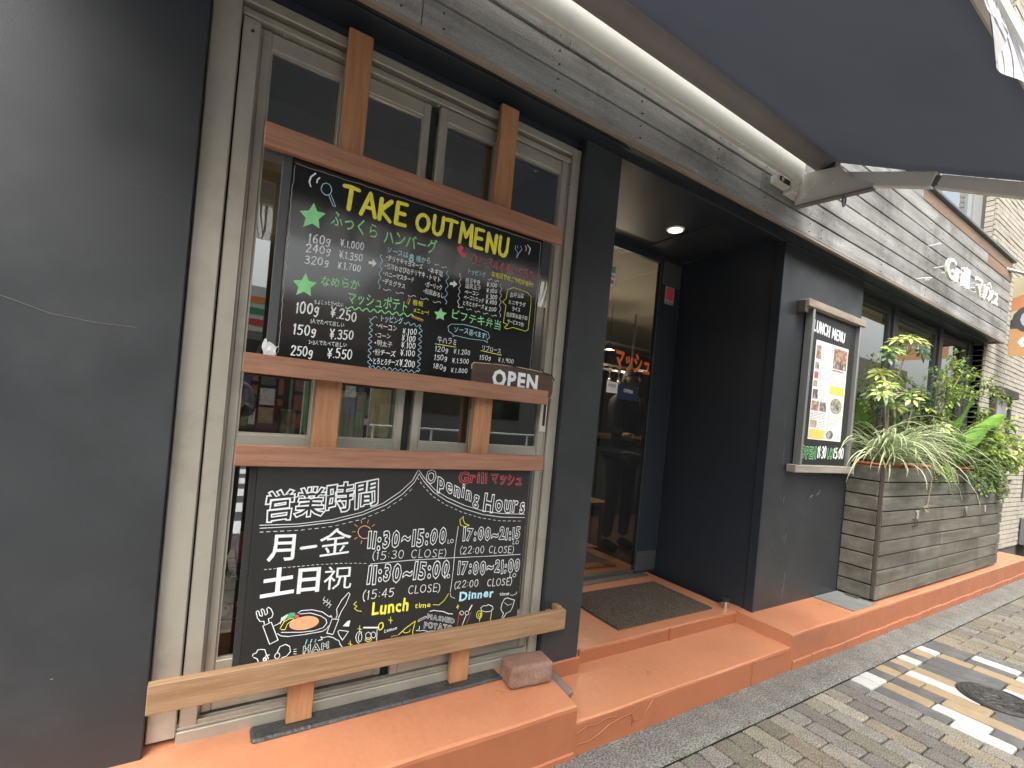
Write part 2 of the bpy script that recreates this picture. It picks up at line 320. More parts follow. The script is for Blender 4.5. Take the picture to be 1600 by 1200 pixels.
def paver_mesh(l, tint):
    key = (round(l, 3), tint)
    if key not in _pm:
        w_ = PITCH - GAP; l_ = l - GAP; c = .0045; r_ = .006
        vs_ = []
        def ring(z, i, cut): 
            a, b = w_ / 2 - i, l_ / 2 - i
            return [(-a + cut, -b, z), (a - cut, -b, z), (a, -b + cut, z), (a, b - cut, z), (a - cut, b, z), (-a + cut, b, z), (-a, b - cut, z), (-a, -b + cut, z)]
        vs_ = ring(-.04, 0, r_) + ring(-c, 0, r_) + ring(0, c * .8, r_)
        fs = [(i, (i + 1) % 8, (i + 1) % 8 + 8, i + 8) for i in range(8)] + [(i + 8, (i + 1) % 8 + 8, (i + 1) % 8 + 16, i + 16) for i in range(8)] + [tuple(range(16, 24))]
        me = bpy.data.meshes.new('paver'); me.from_pydata(vs_, [], fs); me.update(); _pm[key] = me
    return _pm[key]
_matme = {}
npav = [0]
rest = {}
X0 = 3.395
def lay(x, y0, l, m, nm='paver'):
    """one sett: its row starts at x, its near-wall end at y0"""
    cx, cy = x + PITCH / 2, y0 - l / 2; z = random.uniform(-.0022, .0022)
    vis = 1.62 - .72 * (1.27 - cy) < cx if False else True
    if npav[0] < 298 and seen(cx, cy):
        key = (round(l, 3), m.name)
        if key not in _matme:
            me = paver_mesh(l, 0).copy(); me.materials.append(m); _matme[key] = me
        o = bpy.data.objects.new(nm, _matme[key]); COL.objects.link(o); o.parent = pav
        o.location = (cx, cy, z); o.rotation_euler = (R(random.uniform(-.5, .5)), R(random.uniform(-.7, .7)), R(random.uniform(-.35, .35))); npav[0] += 1
    else:
        mb = rest.setdefault(m.name, (m, MB()))[1]; src = paver_mesh(l, 0)
        mb.add([(v.co.x + cx, v.co.y + cy, v.co.z + z) for v in src.vertices], [tuple(p.vertices) for p in src.polygons])
def seen(x, y):
    v = Vector((x, y, -HC)); d = v.dot(Fv)
    if d < .2: return False
    px, py = 800 + 731.7 * v.dot(R2) / d, 645.95 - 731.7 * v.dot(U2) / d
    return -60 < px < 1640 and py < 1250 and x < 5.2
MOS = [  # (colour, length in half setts) along each row, outward from the gutter
 'W1 G2.8 W2 G2 T2 G3', 'W1 T1.9 W2 G1 T3 W2', 'G1 G2 T3 T2 G2 W2 G2', 'T1 T1 T2.5 G3 T2 G4', 'G1 W3 G2 M G2', 'T1 T2 G2.5 M T2', 'W1 G3 M T2 G3', 'G1 G3 W1.6 M', 'T1 G3 T2 G2 W2', 'W1 T1.5 T3 W3 G3', 'G2 G2 W3.5 G3 W2', 'G2 W2 G2 T3 G4']
HL = LEN / 2
for r_ in range(-42, 60):
    x = X0 + r_ * PITCH; off = (r_ * 5) % 2; y = 1.274
    if 0 <= r_ < len(MOS):
        for tk in MOS[r_].split():
            if tk == 'M': y -= .36; continue
            l = float(tk[1:]) * HL; m = {'W': TW, 'T': TT, 'G': TG}[tk[0]]
            while l > HL * 3.6: lay(x, y, LEN, m, 'tile'); y -= LEN; l -= LEN
            lay(x, y, l, m, 'tile'); y -= l
        if y > -1.0:
            while y > -1.0: lay(x, y, LEN, random.choice([TG, TT, TG, TW]), 'tile'); y -= LEN
        continue
    first = HL * (1 if r_ % 2 else 2)
    far = r_ >= len(MOS)
    n = 0
    while y > -1.0:
        l = first if n == 0 else LEN
        m = random.choices(PV, [5, 2, 3, 2] if not far else [2, 2, 3, 5])[0]
        if r_ == -1 and n == 1: m = PV[0]
        lay(x, y, l, m); y -= l; n += 1
for m, mb in rest.values(): mb.obj('paver_field', m, pav, kind='stuff')
# weeds in the joint
gr = MB()
for k in range(70):
    bx, by = 1.93 + random.gauss(0, .10), 1.279 + random.gauss(0, .006); hgt = random.uniform(.005, .018); a = random.uniform(0, 6.3)
    gr.add([(bx - .002, by, 0), (bx + .002, by, 0), (bx + .012 * math.cos(a), by + .012 * math.sin(a), hgt)], [(0, 1, 2)])
gr.obj('joint_moss', mat('moss', (.10, .15, .04), .9), kind='stuff')

# manhole cover
mc = empty('manhole_cover', (4.04, .765, 0), 'round cast iron manhole cover with embossed pattern among coloured paving tiles', 'manhole cover')
IRON = mat('cast_iron', (.055, .052, .050), .5, .6, var=.25, vs_=20, bump=.3, bs=150, dirt=((.16, .14, .11), 12, .5))
m_ = MB(); m_.cyl((4.04, .765, -.03), .180, .035, 56); m_.obj('rim', IRON, mc)
m_ = MB(); m_.cyl((4.04, .765, -.02), .158, .0265, 56)
m_.obj('cover', IRON, mc)
m_ = MB()
for rr in (.172, .150):
    m_.tube([(4.04 + rr * math.cos(R(6 * k)), .765 + rr * math.sin(R(6 * k)), .0062) for k in range(61)], .0034, 5)
for k in range(130):
    a = random.uniform(0, 6.28); rr = .140 * math.sqrt(random.random()); b = random.uniform(0, 3.14); l = random.uniform(.008, .020)
    cx, cy = 4.04 + rr * math.cos(a), .765 + rr * math.sin(a)
    m_.tube([(cx - l * math.cos(b), cy - l * math.sin(b), .0066), (cx + .4 * l * math.sin(b), cy, .0074), (cx + l * math.cos(b), cy + l * math.sin(b), .0066)], .0026, 5)
m_.obj('embossing', IRON, mc)

# terracotta painted platform and steps (worn, rounded concrete)
def slab(name, x0, x1, y0, y1, z0, z1, round_=.012, slope=0.0, seed=0):
    """front at y0; top and front faces gently uneven, front edge rounded"""
    nx = max(8, int((x1 - x0) / .05)); prof = [(y0, z0), (y0 - .001, z0 + (z1 - z0) * .5), (y0, z1 - round_), (y0 + round_ * .3, z1 - round_ * .3), (y0 + round_, z1)]
    ny = 5; prof += [(y0 + round_ + (y1 - y0 - round_) * k / ny, z1) for k in range(1, ny + 1)]
    prof += [(y1, z0)]
    v = []; 
    for i in range(nx + 1):
        x = x0 + (x1 - x0) * i / nx
        for j, (y, z) in enumerate(prof):
            n_ = noise.noise(Vector((x * 2.2 + seed, j * .7, 1))) * .004 + noise.noise(Vector((x * 9 + seed, j * 1.3, 5))) * .0016
            e = n_ if 1 <= j <= 4 else 0
            v.append((x, y + e, z + (slope * (y - y0) if 2 <= j < len(prof) - 1 else 0) + (n_ * .6 if 2 <= j < len(prof) - 1 else 0)))
    n = len(prof); f = [(i * n + j, (i + 1) * n + j, (i + 1) * n + j + 1, i * n + j + 1) for i in range(nx) for j in range(n - 1)]
    f.append(tuple(range(n))[::-1]); f.append(tuple(range(nx * n, nx * n + n)))
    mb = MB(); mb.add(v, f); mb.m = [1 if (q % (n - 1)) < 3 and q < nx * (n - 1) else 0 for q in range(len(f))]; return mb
pl = empty('entrance_platform', (1, 1.6, 0), kind='structure')
slab('p', -3.2, 1.385, 1.483, 2.0, -.1, PZ - .002, .016, slope=.095, seed=2).obj('platform_block', [ORANGE, ORANGE_SHADE_DIRT], pl, smooth=False)
slab('p', 1.33, 3.20, 1.486, 1.95, -.1, SZ, .012, seed=9).obj('lower_step', [ORANGE, ORANGE_SHADE_DIRT], pl)
slab('p', 1.38, 3.125, 1.855, 3.0, -.1, PZ - .003, .010, seed=5).obj('porch_floor', [ORANGE, ORANGE_SHADE_DIRT], pl)
slab('p', 3.115, 8.75, 1.484, 2.0, -.1, PZ + .002, .012, seed=13).obj('platform_block', [ORANGE, ORANGE_SHADE_DIRT], pl)
MB().box(1.385, 1.66, 1.792, 1.88, 0, PZ + .006, b=.006).obj('platform_block', ORANGE_SHADE_DIRT, pl)
# plinth course with brick joints showing through the paint
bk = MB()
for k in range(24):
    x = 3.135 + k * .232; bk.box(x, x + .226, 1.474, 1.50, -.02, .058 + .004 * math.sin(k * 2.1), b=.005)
bk.obj('plinth_brick_course', ORANGE_SHADE_DIRT, pl)
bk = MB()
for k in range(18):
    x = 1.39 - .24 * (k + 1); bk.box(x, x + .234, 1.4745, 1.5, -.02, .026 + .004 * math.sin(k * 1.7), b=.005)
bk.obj('plinth_brick_course', ORANGE_SHADE_DIRT, pl)
ck = MB()   # cracks and patched plaster ridges on the riser
def crack(pts, r=.0022):
    ck.tube([(x, 1.4815 + random.uniform(-.001, .001), z) for x, z in pts], r, 5)
crack([(1.40, .05), (1.46, .045), (1.52, .06), (1.58, .085), (1.66, .098), (1.72, .10), (1.73, .075), (1.73, .04)])
crack([(1.72, .10), (1.74, .06), (1.80, .06), (1.83, .10), (1.86, .13)], .0018)
crack([(1.39, .10), (1.45, .115), (1.5, .11), (1.56, .12), (1.62, .112)], .0018)
crack([(2.70, .142), (2.69, .11), (2.70, .07), (2.69, .03), (2.70, .0)], .0022)
crack([(2.72, .128), (2.85, .132), (2.98, .128), (3.10, .13)], .0018)
ck.obj('plaster_ridge', ORANGE_SHADE_DIRT, pl)
ck = MB()
ck.box(2.42, 2.435, 1.845, 1.86, SZ, PZ - .004, b=.002); ck.box(1.70, 1.715, 1.845, 1.862, SZ, PZ + .004, b=.003)
ck.obj('plaster_ridge', ORANGE_SHADE_DIRT, pl)

# ------------------------------------------------------------------ the restaurant building
bd = empty('restaurant_building', (1.5, 2, .2), 'dark grey restaurant frontage with champagne aluminium window and weathered plank fascia', 'building')
SOF, CEI = 2.79, 2.82
def bpart(name, *a, m=BLK, b=.003, **k): return box(name, *a, m, bd, b, **k)
bpart('wall_panel', -3.4, -.122, 1.80, 1.98, PZ - .05, SOF)                 # left black wall
bpart('pier', 1.405, 1.643, 1.80, 2.66, PZ - .01, SOF)
bpart('wall_panel', 3.22, 4.414, 1.80, 2.05, PZ - .03, SOF)
bpart('porch_wall', 3.225, 3.33, 2.051, 2.78, PZ - .03, CEI, m=BLKD)
box('corner_trim', 3.196, 3.219, 1.795, 1.86, PZ, SOF, BLKD, bd, .002)
bpart('porch_wall', 3.206, 3.224, 1.862, 2.78, PZ - .03, CEI, m=BLKD)
bpart('porch_ceiling', 1.643, 3.206, 1.86, 2.80, CEI, CEI + .06, m=BLKD)
box('ceiling_panel', 2.70, 3.10, 2.02, 2.58, CEI - .006, CEI - .001, BLK, bd, .001)
bpart('beam', -3.4, 7.66, 1.66, 1.86, SOF + .001, SOF + .12, m=BLKD)            # soffit behind the fascia
box('drip_edge', 1.63, 3.24, 1.795, 1.806, SOF - .012, SOF, BLK, bd, .001)
box('drip_edge', 3.25, 7.6, 1.795, 1.806, SOF - .012, SOF, BLK, bd, .001)
box('drip_edge', -3.3, 1.62, 1.725, 1.733, SOF - .006, SOF, BLK, bd, .001)
for xx in (.05, .62, 1.48, 1.99): box('soffit_clip', xx, xx + .04, 1.70, 1.704, SOF - .003, SOF, ALU, bd, .0005)
# scratches and dings on the black panels
sx_ = MB()
for (x, z, dx, dz, r) in [(3.42, 1.05, .02, -.06, .0015), (3.48, 1.02, -.01, -.05, .0015), (3.60, .98, .03, -.03, .0018), (3.72, 1.02, .05, -.02, .002), (3.84, 1.0, .04, .02, .0025), (3.95, 1.02, .04, .04, .0018), (3.58, .45, .0, -.17, .0018), (3.56, .35, .0, -.1, .0012), (3.36, .72, .03, -.06, .0018), (3.50, .74, .02, -.05, .0025), (3.55, .75, -.01, -.07, .0015), (3.42, 1.38, .0, -.14, .0012), (3.40, 1.6, .0, -.1, .001),
        (-.9, 1.33, .16, .0, .0007), (-1.2, 1.345, .3, -.012, .0006), (-.62, .98, .05, .01, .0007), (-.3, 2.0, .1, .0, .0005), (-.52, 1.62, .10, -.03, .0008), (-.42, 1.59, .10, -.008, .0008), (-.32, 1.582, .09, .002, .0008), (-.75, .80, .02, .01, .001), (-.35, .55, .006, .0, .0012), (-1.0, 2.2, .2, .02, .0005)]:
    sx_.tube([(x, 1.7995, z), (x + dx * .5 + random.uniform(-.004, .004), 1.7994, z + dz * .5), (x + dx, 1.7995, z + dz)], r, 4)
sx_.obj('scratch', mat('scuffed_paint', (.13, .13, .12), .7), bd, kind='stuff')

# sliding window of four lights
wf = tag(link('window_frame', MB().box(-.120, -.039, 1.83, 1.93, .27, 2.742, b=.004).box(1.352, 1.403, 1.83, 1.93, .27, 2.742, b=.004)
     .box(-.039, 1.352, 1.83, 1.93, 2.705, 2.742, b=.003).box(-.039, 1.352, 1.842, 1.93, 2.668, 2.692, b=.003).box(-.039, 1.352, 1.828, 1.93, .245, .287, b=.003).mesh(), ALU, bd))
MB().box(-.034, .017, 1.838, 1.90, .29, 2.66, b=.003).box(.0172, .0235, 1.868, 1.90, .29, 2.66).obj('window_jamb', ALU, wf)
MB().box(1.340, 1.350, 1.845, 1.90, .29, 2.66, b=.002).obj('window_jamb', ALU, wf)
MB().box(-.039, .022, 1.902, 1.94, .29, 2.69).box(1.337, 1.352, 1.885, 1.94, .29, 2.69).box(.642, .670, 1.876, 1.906, .30, 2.66).box(-.039, 1.352, 1.912, 1.94, 2.63, 2.70).box(-.039, 1.352, 1.912, 1.94, .27, .315).obj('track_groove', GROOVE, wf)
MB().box(-.039, 1.352, 1.836, 1.90, .289, .297, b=.001).box(-.039, 1.352, 1.842, 1.848, .297, .309, b=.001).box(-.039, 1.352, 1.866, 1.871, .297, .306, b=.001).obj('sill_track', ALU, wf)
bl = MB()
for (x, z) in ((-.005, 2.62), (.09, 2.655), (.66, 2.655), (.945, 2.655), (1.345, 2.55), (1.345, .36), (-.08, .33)): bl.tube([(x, 1.838, z), (x, 1.846, z)], .006, 8)
bl.obj('screw', ALU, wf, kind='stuff')
def sash(x0, x1, mull, y, hw=.030):
    s = MB(); d = .028; y1 = y + d
    s.box(x0, x0 + hw, y, y1, .315, 2.662, b=.003); s.box(x1 - hw, x1, y, y1, .315, 2.662, b=.003); s.box(mull - .018, mull + .018, y + .001, y1 - .001, .49, 2.61, b=.002)
    for (a, b_) in ((.315, .487), (1.205, 1.275), (2.607, 2.662)): s.box(x0 + hw, x1 - hw, y + .002, y1 - .002, a, b_, b=.003)
    # glazing beads
    for (a, b_) in ((x0 + hw, mull - .018), (mull + .018, x1 - hw)):
        for (c, e) in ((.487, 1.205), (1.275, 2.607)):
            s.box(a, a + .006, y + .006, y1 - .004, c, e); s.box(b_ - .006, b_, y + .006, y1 - .004, c, e); s.box(a + .006, b_ - .006, y + .006, y1 - .004, c, c + .006); s.box(a + .006, b_ - .006, y + .006, y1 - .004, e - .008, e)
    o = s.obj('sash', ALU, bd)
    for (a, b_) in ((x0 + hw, mull - .018), (mull + .018, x1 - hw)):
        for (c, e) in ((.487, 1.205), (1.275, 2.607)):
            MB().box(a + .002, b_ - .002, y + .012, y + .016, c + .002, e - .002).obj('pane', GL, o)
    return o
s1 = sash(.024, .640, .305, 1.866)
s2 = sash(.672, 1.335, .955, 1.844, .032)
MB().box(1.302, 1.334, 1.839, 1.8445, .32, 2.66, b=.002).obj('lock_stile', ALU, s2)
h_ = MB().box(1.298, 1.337, 1.829, 1.8385, 1.355, 1.60, b=.004).obj('handle', mat('pale_handle', (.55, .53, .46), .4), s2)
MB().box(1.313, 1.327, 1.8275, 1.8292, 1.385, 1.56).obj('finger_slot', GROOVE, s2)
bp_ = MB(); bp_.tube([(1.15, 1.838, 2.56), (1.15, 1.845, 2.56)], .004, 6); bp_.obj('screw', ALU, s2)

# fascia of weathered planks
PH, FY, FX1 = .1175, 1.65, 7.70
joints = {0: [.50, 5.1], 1: [2.62, 6.4], 2: [1.15, 5.6], 3: [3.9], 4: [2.2, 6.2], 5: [4.6], 6: [3.0, 6.8], 7: [5.0]}
for c in range(8):
    xs_ = [-3.4] + joints[c] + [FX1]
    for a, b_ in zip(xs_[:-1], xs_[1:]):
        z0 = 2.775 + c * PH; yy = FY + random.uniform(-.003, .003)
        o = box('plank', a + .0015, b_ - .0015, yy, yy + .022, z0 + .004, z0 + PH - .004, BROWNW if (c == 7 and a > 3) or (c == 6 and a > 3) else GREYW, bd, .003)
nl = MB()
for c in range(8):
    for x in [0.42, 0.58, 1.1, 1.6, 2.2, 2.66, 3.2, 3.35, 4.3, 5.2, 5.5, 6.5, 7.4]:
        for dz in (.03, .085): nl.tube([(x + random.uniform(-.01, .01), FY - .0042, 2.775 + c * PH + dz), (x, FY + .004, 2.775 + c * PH + dz)], .0035, 6)
nl.obj('nail', mat('rusty_nail', (.06, .045, .035), .8), bd, kind='stuff')
box('fascia_backing', -3.4, FX1 - .01, FY + .024, FY + .05, 2.772, 2.775 + 8 * PH, BLKD, bd, .002)
o = box('fascia_edge', -3.4, FX1 - .02, FY - .001, FY + .0235, 2.762, 2.7765, PALEW, bd, .002)
box('roof_cap', -3.4, FX1 + .03, FY - .03, FY + .25, 2.775 + 8 * PH + .003, 2.775 + 8 * PH + .03, mat('slate_flashing', (.13, .145, .15), .5, .2, var=.1), bd, .004)
box('return_plank', FX1 - .022, FX1, FY + .026, 1.795, 2.775, 2.775 + 8 * PH, GREYW, bd, .002)
box('roof', -3.4, 7.6, 1.71, 7.0, 3.45, 3.62, BLKD, bd)
box('header', -.12, 1.40, 1.862, 1.99, 2.745, 2.90, BLKD, bd)
box('header', 4.418, 7.66, 1.862, 2.06, SOF + .003, 2.92, BLKD, bd)
# right-hand window wall
WY = 1.93
FRM = mat('dark_window_frame', (.05, .053, .056), .45, .2, var=.1)
for (a, b_) in ((4.42, 5.36), (5.46, 6.56), (6.66, 7.50)):
    f = MB().box(a, a + .05, WY, WY + .06, 1.0, 2.765, b=.003).box(b_ - .05, b_, WY, WY + .06, 1.0, 2.765, b=.003).box(a + .05, b_ - .05, WY, WY + .06, 2.70, 2.765, b=.003).box(a + .05, b_ - .05, WY, WY + .06, 1.0, 1.06, b=.003).obj('window', FRM, bd)
    MB().box(a + .052, b_ - .052, WY + .02, WY + .026, 1.062, 2.698).obj('pane', GL, f)
for (a, b_) in ((5.36, 5.46), (6.56, 6.66), (7.50, 7.66)): box('mullion', a + .001, b_ - .001, WY - .02, WY + .08, .9, SOF, FRM, bd, .004)
box('wall_below_window', 4.415, 7.66, WY, WY + .1, PZ, .999, BLK, bd)

# porch door
DY = 2.66
GREYP = mat('grey_metal_plate', (.16, .165, .165), .4, .7, var=.1, vs_=6, stretch=(1, 1, 6))
dr = tag(link('door', MB().box(1.66, 2.955, DY, DY + .03, 2.768, CEI - .003, b=.002).box(2.957, 3.204, DY, DY + .04, PZ + .002, CEI - .003, b=.002).mesh(), BLKD, bd))
MB().box(1.66, 2.955, DY + .010, DY + .020, PZ + .035, 2.766).obj('pane', GLD, dr)
MB().box(1.66, 2.955, DY + .004, DY + .026, PZ + .004, PZ + .033, b=.002).obj('bottom_rail', GREYP, dr)
MB().box(2.968, 3.200, DY - .006, DY - .001, .24, .40, b=.002).obj('kick_plate', GREYP, dr)
MB().box(2.985, 3.200, DY - .006, DY - .001, 2.60, 2.79, b=.002).obj('header_plate', GREYP, dr)
MB().box(2.955, 2.960, DY - .004, DY + .002, .40, 2.766).box(3.198, 3.202, DY - .003, DY - .001, .42, 2.58).obj('edge_strip', GREYP, dr)
MB().tube([(2.33, DY - .06, 1.00), (2.33, DY - .06, 1.42)], .014, 12).tube([(2.33, DY - .06, 1.05), (2.33, DY, 1.05)], .008, 8).tube([(2.33, DY - .06, 1.37), (2.33, DY, 1.37)], .008, 8).obj('handle', mat('brushed_steel', (.6, .6, .6), .25, .9), dr, smooth=True)
MB().box(2.28, 3.06, 2.59, 2.655, PZ + .0005, PZ + .006, b=.001).obj('floor_hinge_plate', mat('worn_steel', (.17, .16, .145), .45, .5, var=.2), dr)
ST = dict(W=(.8, .8, .78), R=(.72, .07, .10), O=(.85, .17, .04), Y=(.75, .5, .1), G=(.2, .3, .12), B=(.02, .03, .07), D=(.05, .05, .05), P=(.5, .22, .22), K=(.35, .33, .3), C=(.2, .3, .4))
PRINT = {k: mat('print_' + k, c, .55) for k, c in ST.items()}
PRINT['W2'] = PRINT['W']
def card(name, x0, x1, z0, z1, y, m, parent): return MB().box(x0, x1, y - .0015, y, z0, z1).obj(name, m, parent)
p_ = Paint(on_wall(DY + .008))
p_.text('マッシュ', 2.545, 1.855, 2.95, 1.835, .15, 'O', 'b', .07, .2)
p_.done(dr, 'door_lettering', PRINT)
def sticker(label, x0, x1, z0, z1, y, base, draw, name='sticker', cat='sticker', tilt=0):
    t = empty(name, ((x0 + x1) / 2, y, z0), label, cat)
    card('backing', x0, x1, z0, z1, y, PRINT[base], t); p = Paint(on_wall(y - .0016)); draw(p); p.done(t, 'print', PRINT); return t
def d1_(p):
    p.fill([(3.035, 2.485), (3.125, 2.485), (3.125, 2.585), (3.035, 2.585)], 'R'); p.text('SECOM', 3.03, 2.455, 3.13, 2.455, .016, 'D', 'b', .02, .1)
sticker('small red and grey security sticker high on the black door stile', 3.025, 3.135, 2.45, 2.595, DY - .002, 'K', d1_)
def d2_(p):
    p.fill([(2.405, 2.565), (2.470, 2.565), (2.470, 2.615), (2.405, 2.615)], 'G'); p.text('VISA', 2.408, 2.53, 2.466, 2.53, .02, 'B', 'b', .05, .1)
    p.fill([(2.425 + .016 * math.cos(k), 2.495 + .016 * math.sin(k)) for k in [j * .5236 for j in range(12)]], 'R'); p.fill([(2.445 + .016 * math.cos(k), 2.495 + .016 * math.sin(k)) for k in [j * .5236 for j in range(12)]], 'R')
sticker('white card payment sticker at the upper left of the glass door', 2.400, 2.475, 2.46, 2.62, DY + .008, 'W', d2_)
def d3_(p): p.text('年中無休', 2.50, 1.70, 2.58, 1.70, .03, 'D', 'b', .03, .1)
sticker('small white notice card beside the dark open card on the glass door', 2.485, 2.60, 1.66, 1.745, DY + .008, 'W', d3_, 'notice_card', 'notice')
def d4_(p): p.text('OPEN', 2.665, 1.68, 2.765, 1.675, .028, 'W', 'b', .03, .1)
sticker('small navy OPEN card hung on the glass door', 2.605, 2.83, 1.62, 1.735, DY + .008, 'B', d4_, 'notice_card', 'notice')

# interior seen through the glass: structure, bar, shelves
INW = mat('interior_wall', (.065, .06, .052), .8, var=.15); INC = mat('interior_ceiling', (.50, .47, .40), .7, var=.05); INF = mat('interior_floor', (.11, .06, .04), .4, var=.2)
inn = empty('interior', (3, 4, .2), kind='structure')
for (nm, a, m) in (('interior_floor', (-3.4, 9.4, 2.80, 7, .1, PZ - .004), INF), ('interior_floor', (-3.4, 1.4, 1.99, 2.799, .1, PZ - .004), INF), ('interior_ceiling', (-3.4, 9.4, 2.81, 7, 2.84, 2.9), INC), ('interior_ceiling', (-3.4, 1.62, 1.95, 2.805, 2.84, 2.9), INC), ('interior_beam', (-3.3, 1.54, 2.60, 2.80, 2.58, 2.839), INC), ('interior_beam', (-3.3, 1.54, 3.3, 3.5, 2.40, 2.839), INC), ('interior_ceiling', (3.34, 9.4, 2.05, 2.805, 2.84, 2.9), INC),
     ('interior_wall', (-3.4, 9.4, 6.8, 7, .2, 2.84), INW), ('interior_wall', (-3.5, -3.4, 1.9, 7, 0, 2.9), INW), ('interior_wall', (9.4, 9.5, 2.1, 7, 0, 2.9), INW), ('interior_wall', (1.55, 1.64, 2.82, 4.2, .2, 2.84), INW)):
    MB().box(*a).obj(nm, m, inn)
WOODD = wood('dark_counter_wood', (.10, .05, .03), (.06, .03, .02), rnd=.05)
cn = empty('bar_counter', (4.0, 4.6, .2), 'dark wooden bar counter with glass-front cabinet seen through the door', 'counter')
MB().box(2.4, 6.5, 4.4, 4.95, 1.22, 1.28, b=.005).obj('counter_top', WOODD, cn)
MB().box(2.45, 6.45, 4.5, 4.9, .215, 1.22).obj('counter_front', WOODD, cn)
for k in range(5): MB().box(2.55 + k * .75, 3.22 + k * .75, 4.47, 4.499, .35, 1.12, b=.006).obj('cabinet_door', mat('dull_glass_front', (.07, .085, .075), .25, var=.3, vs_=5), cn)
rk = empty('glass_rack', (3.6, 4.4, 1.3), 'hanging rack of wine glasses above the bar counter', 'rack')
MB().box(2.7, 4.9, 4.3, 4.36, 2.12, 2.15).box(2.7, 4.9, 4.65, 4.7, 2.12, 2.15).box(2.7, 4.9, 4.4, 4.6, 2.42, 2.45).box(3.1, 3.12, 4.3, 4.32, 2.15, 2.84).box(4.4, 4.42, 4.3, 4.32, 2.15, 2.84).obj('rail', mat('steel_rail', (.3, .3, .3), .2, .9), rk)
CG = mat('clear_glassware', (.5, .5, .48), .05, .6)
for k in range(11):
    x = 2.9 + k * .16; MB().tube([(x, 4.45, 2.12), (x, 4.45, 2.04), (x, 4.45, 2.02), (x, 4.45, 1.96), (x, 4.45, 1.90)], [.03, .004, .012, .034, .027], 8).obj('wine_glass', CG, rk, smooth=True)
for k, (x, h_) in enumerate([(2.75, .30), (3.0, .26), (3.12, .31), (3.9, .3), (4.1, .27)]):
    tag(MB().tube([(x, 4.55, 1.281), (x, 4.55, 1.281 + h_ * .6), (x, 4.55, 1.281 + h_ * .75), (x, 4.55, 1.281 + h_)], [.04, .04, .014, .014], 10).obj('bottle', [mat('bottle_glass_%d' % k, c, .2) for c in [[(.3, .25, .15), (.12, .2, .1), (.35, .34, .3), (.1, .1, .1), (.25, .08, .04)][k]]], smooth=True), ['amber', 'green', 'clear', 'black', 'red brown'][k] + ' bottle standing on the dark bar counter behind the door', 'bottle', 'bottles on the bar counter')
stl = empty('stool', (3.1, 3.5, PZ), 'low brown wooden stool just inside the glass door', 'stool')
MB().box(2.92, 3.36, 3.42, 3.72, .60, .64, b=.006).obj('seat', WOODB, stl)
for (x, y) in ((2.95, 3.45), (3.30, 3.45), (2.95, 3.66), (3.30, 3.66)): MB().box(x, x + .035, y, y + .035, PZ - .003, .60, b=.003).obj('leg', WOODB, stl)
for k, (x, y) in enumerate([(3.05, 3.75), (3.9, 4.2), (5.6, 3.6), (.75, 3.1)]):  # the last lamp is added to brighten the room behind the sliding window
    pn = empty('pendant_lamp', (x, y, 2.3), ['small lit pendant lamp left of the glass rack', 'small lit pendant lamp behind the glass rack', 'lit pendant lamp over the window tables', 'added lit pendant lamp brightening the room inside the sliding window'][k], 'lamp', 'lit pendant lamps inside')
    MB().tube([(x, y, 2.84), (x, y, 2.36)], .004, 6).obj('cord', GROOVE, pn); MB().tube([(x, y, 2.38), (x, y, 2.30)], [.02, .07], 16, cap=False).obj('lamp_shade', GROOVE, pn)
    MB().tube([(x, y, 2.345), (x, y, 2.31)], [.015, .03], 10).obj('bulb', emis('warm_bulb', (1, .62, .28), 18), pn)
    ll = bpy.data.lights.new('pendant_light', 'POINT'); ll.energy = [18, 20, 12, 3][k]; ll.color = (1, .76, .52); ll.shadow_soft_size = .06; lo = bpy.data.objects.new('pendant_light', ll); COL.objects.link(lo); lo.location = (x, y, 2.25); lo.parent = pn; lo.matrix_parent_inverse = Matrix.Translation((-x, -y, -2.3))
# things behind the sliding window
cu = empty('interior_shelf', (.6, 2.5, .2), 'cluttered low shelf with folders behind the sliding window', 'shelf')
MB().box(.1, 1.3, 2.10, 2.5, 1.16, 1.19, b=.003).box(.1, .13, 2.10, 2.5, .215, 1.16).box(1.27, 1.3, 2.10, 2.5, .215, 1.16).obj('shelf_board', WOODD, cu)
cols_ = [(.05, .09, .25), (.7, .72, .62), (.65, .7, .6), (.75, .75, .68), (.6, .66, .55), (.7, .7, .6), (.12, .1, .09), (.5, .3, .25)]
for k in range(8): tag(box('folder', .42 + k * .022, .440 + k * .022, 2.12, 2.4, 1.19, 1.44 + .012 * (k % 3), mat('folder_%d' % k, cols_[k], .6), None, .003), ['navy blue folder at the left end of the row behind the window', 'pale folder right beside the navy blue one behind the window', 'pale green folder third in the row behind the window', 'creamiest pale folder in the middle of the row behind the window', 'greenish folder fifth in the row behind the window', 'pale folder just left of the black one behind the window'][k] if k < 6 else ['black upright folder at the right of the row behind the window', 'salmon upright folder ending the row behind the window'][k - 6], 'folder', 'folders behind the window')
for k, (x0, x1, z1, c, lb) in enumerate([(.12, .20, 1.40, (.30, .05, .06), 'maroon box on the shelf behind the leftmost middle pane'), (.215, .27, 1.36, (.5, .36, .2), 'tan card box on the shelf behind the leftmost middle pane'), (.62, .70, 1.42, (.6, .6, .56), 'white menu stand with photographs on the shelf behind the window'), (.73, .80, 1.33, (.55, .3, .2), 'small orange brown box on the shelf behind the window')]):
    tag(box('shelf_box', x0, x1, 2.13, 2.22, 1.19, z1, mat('box_card_%d' % k, c, .6, var=.3, vs_=25), None, .004), lb, 'box')
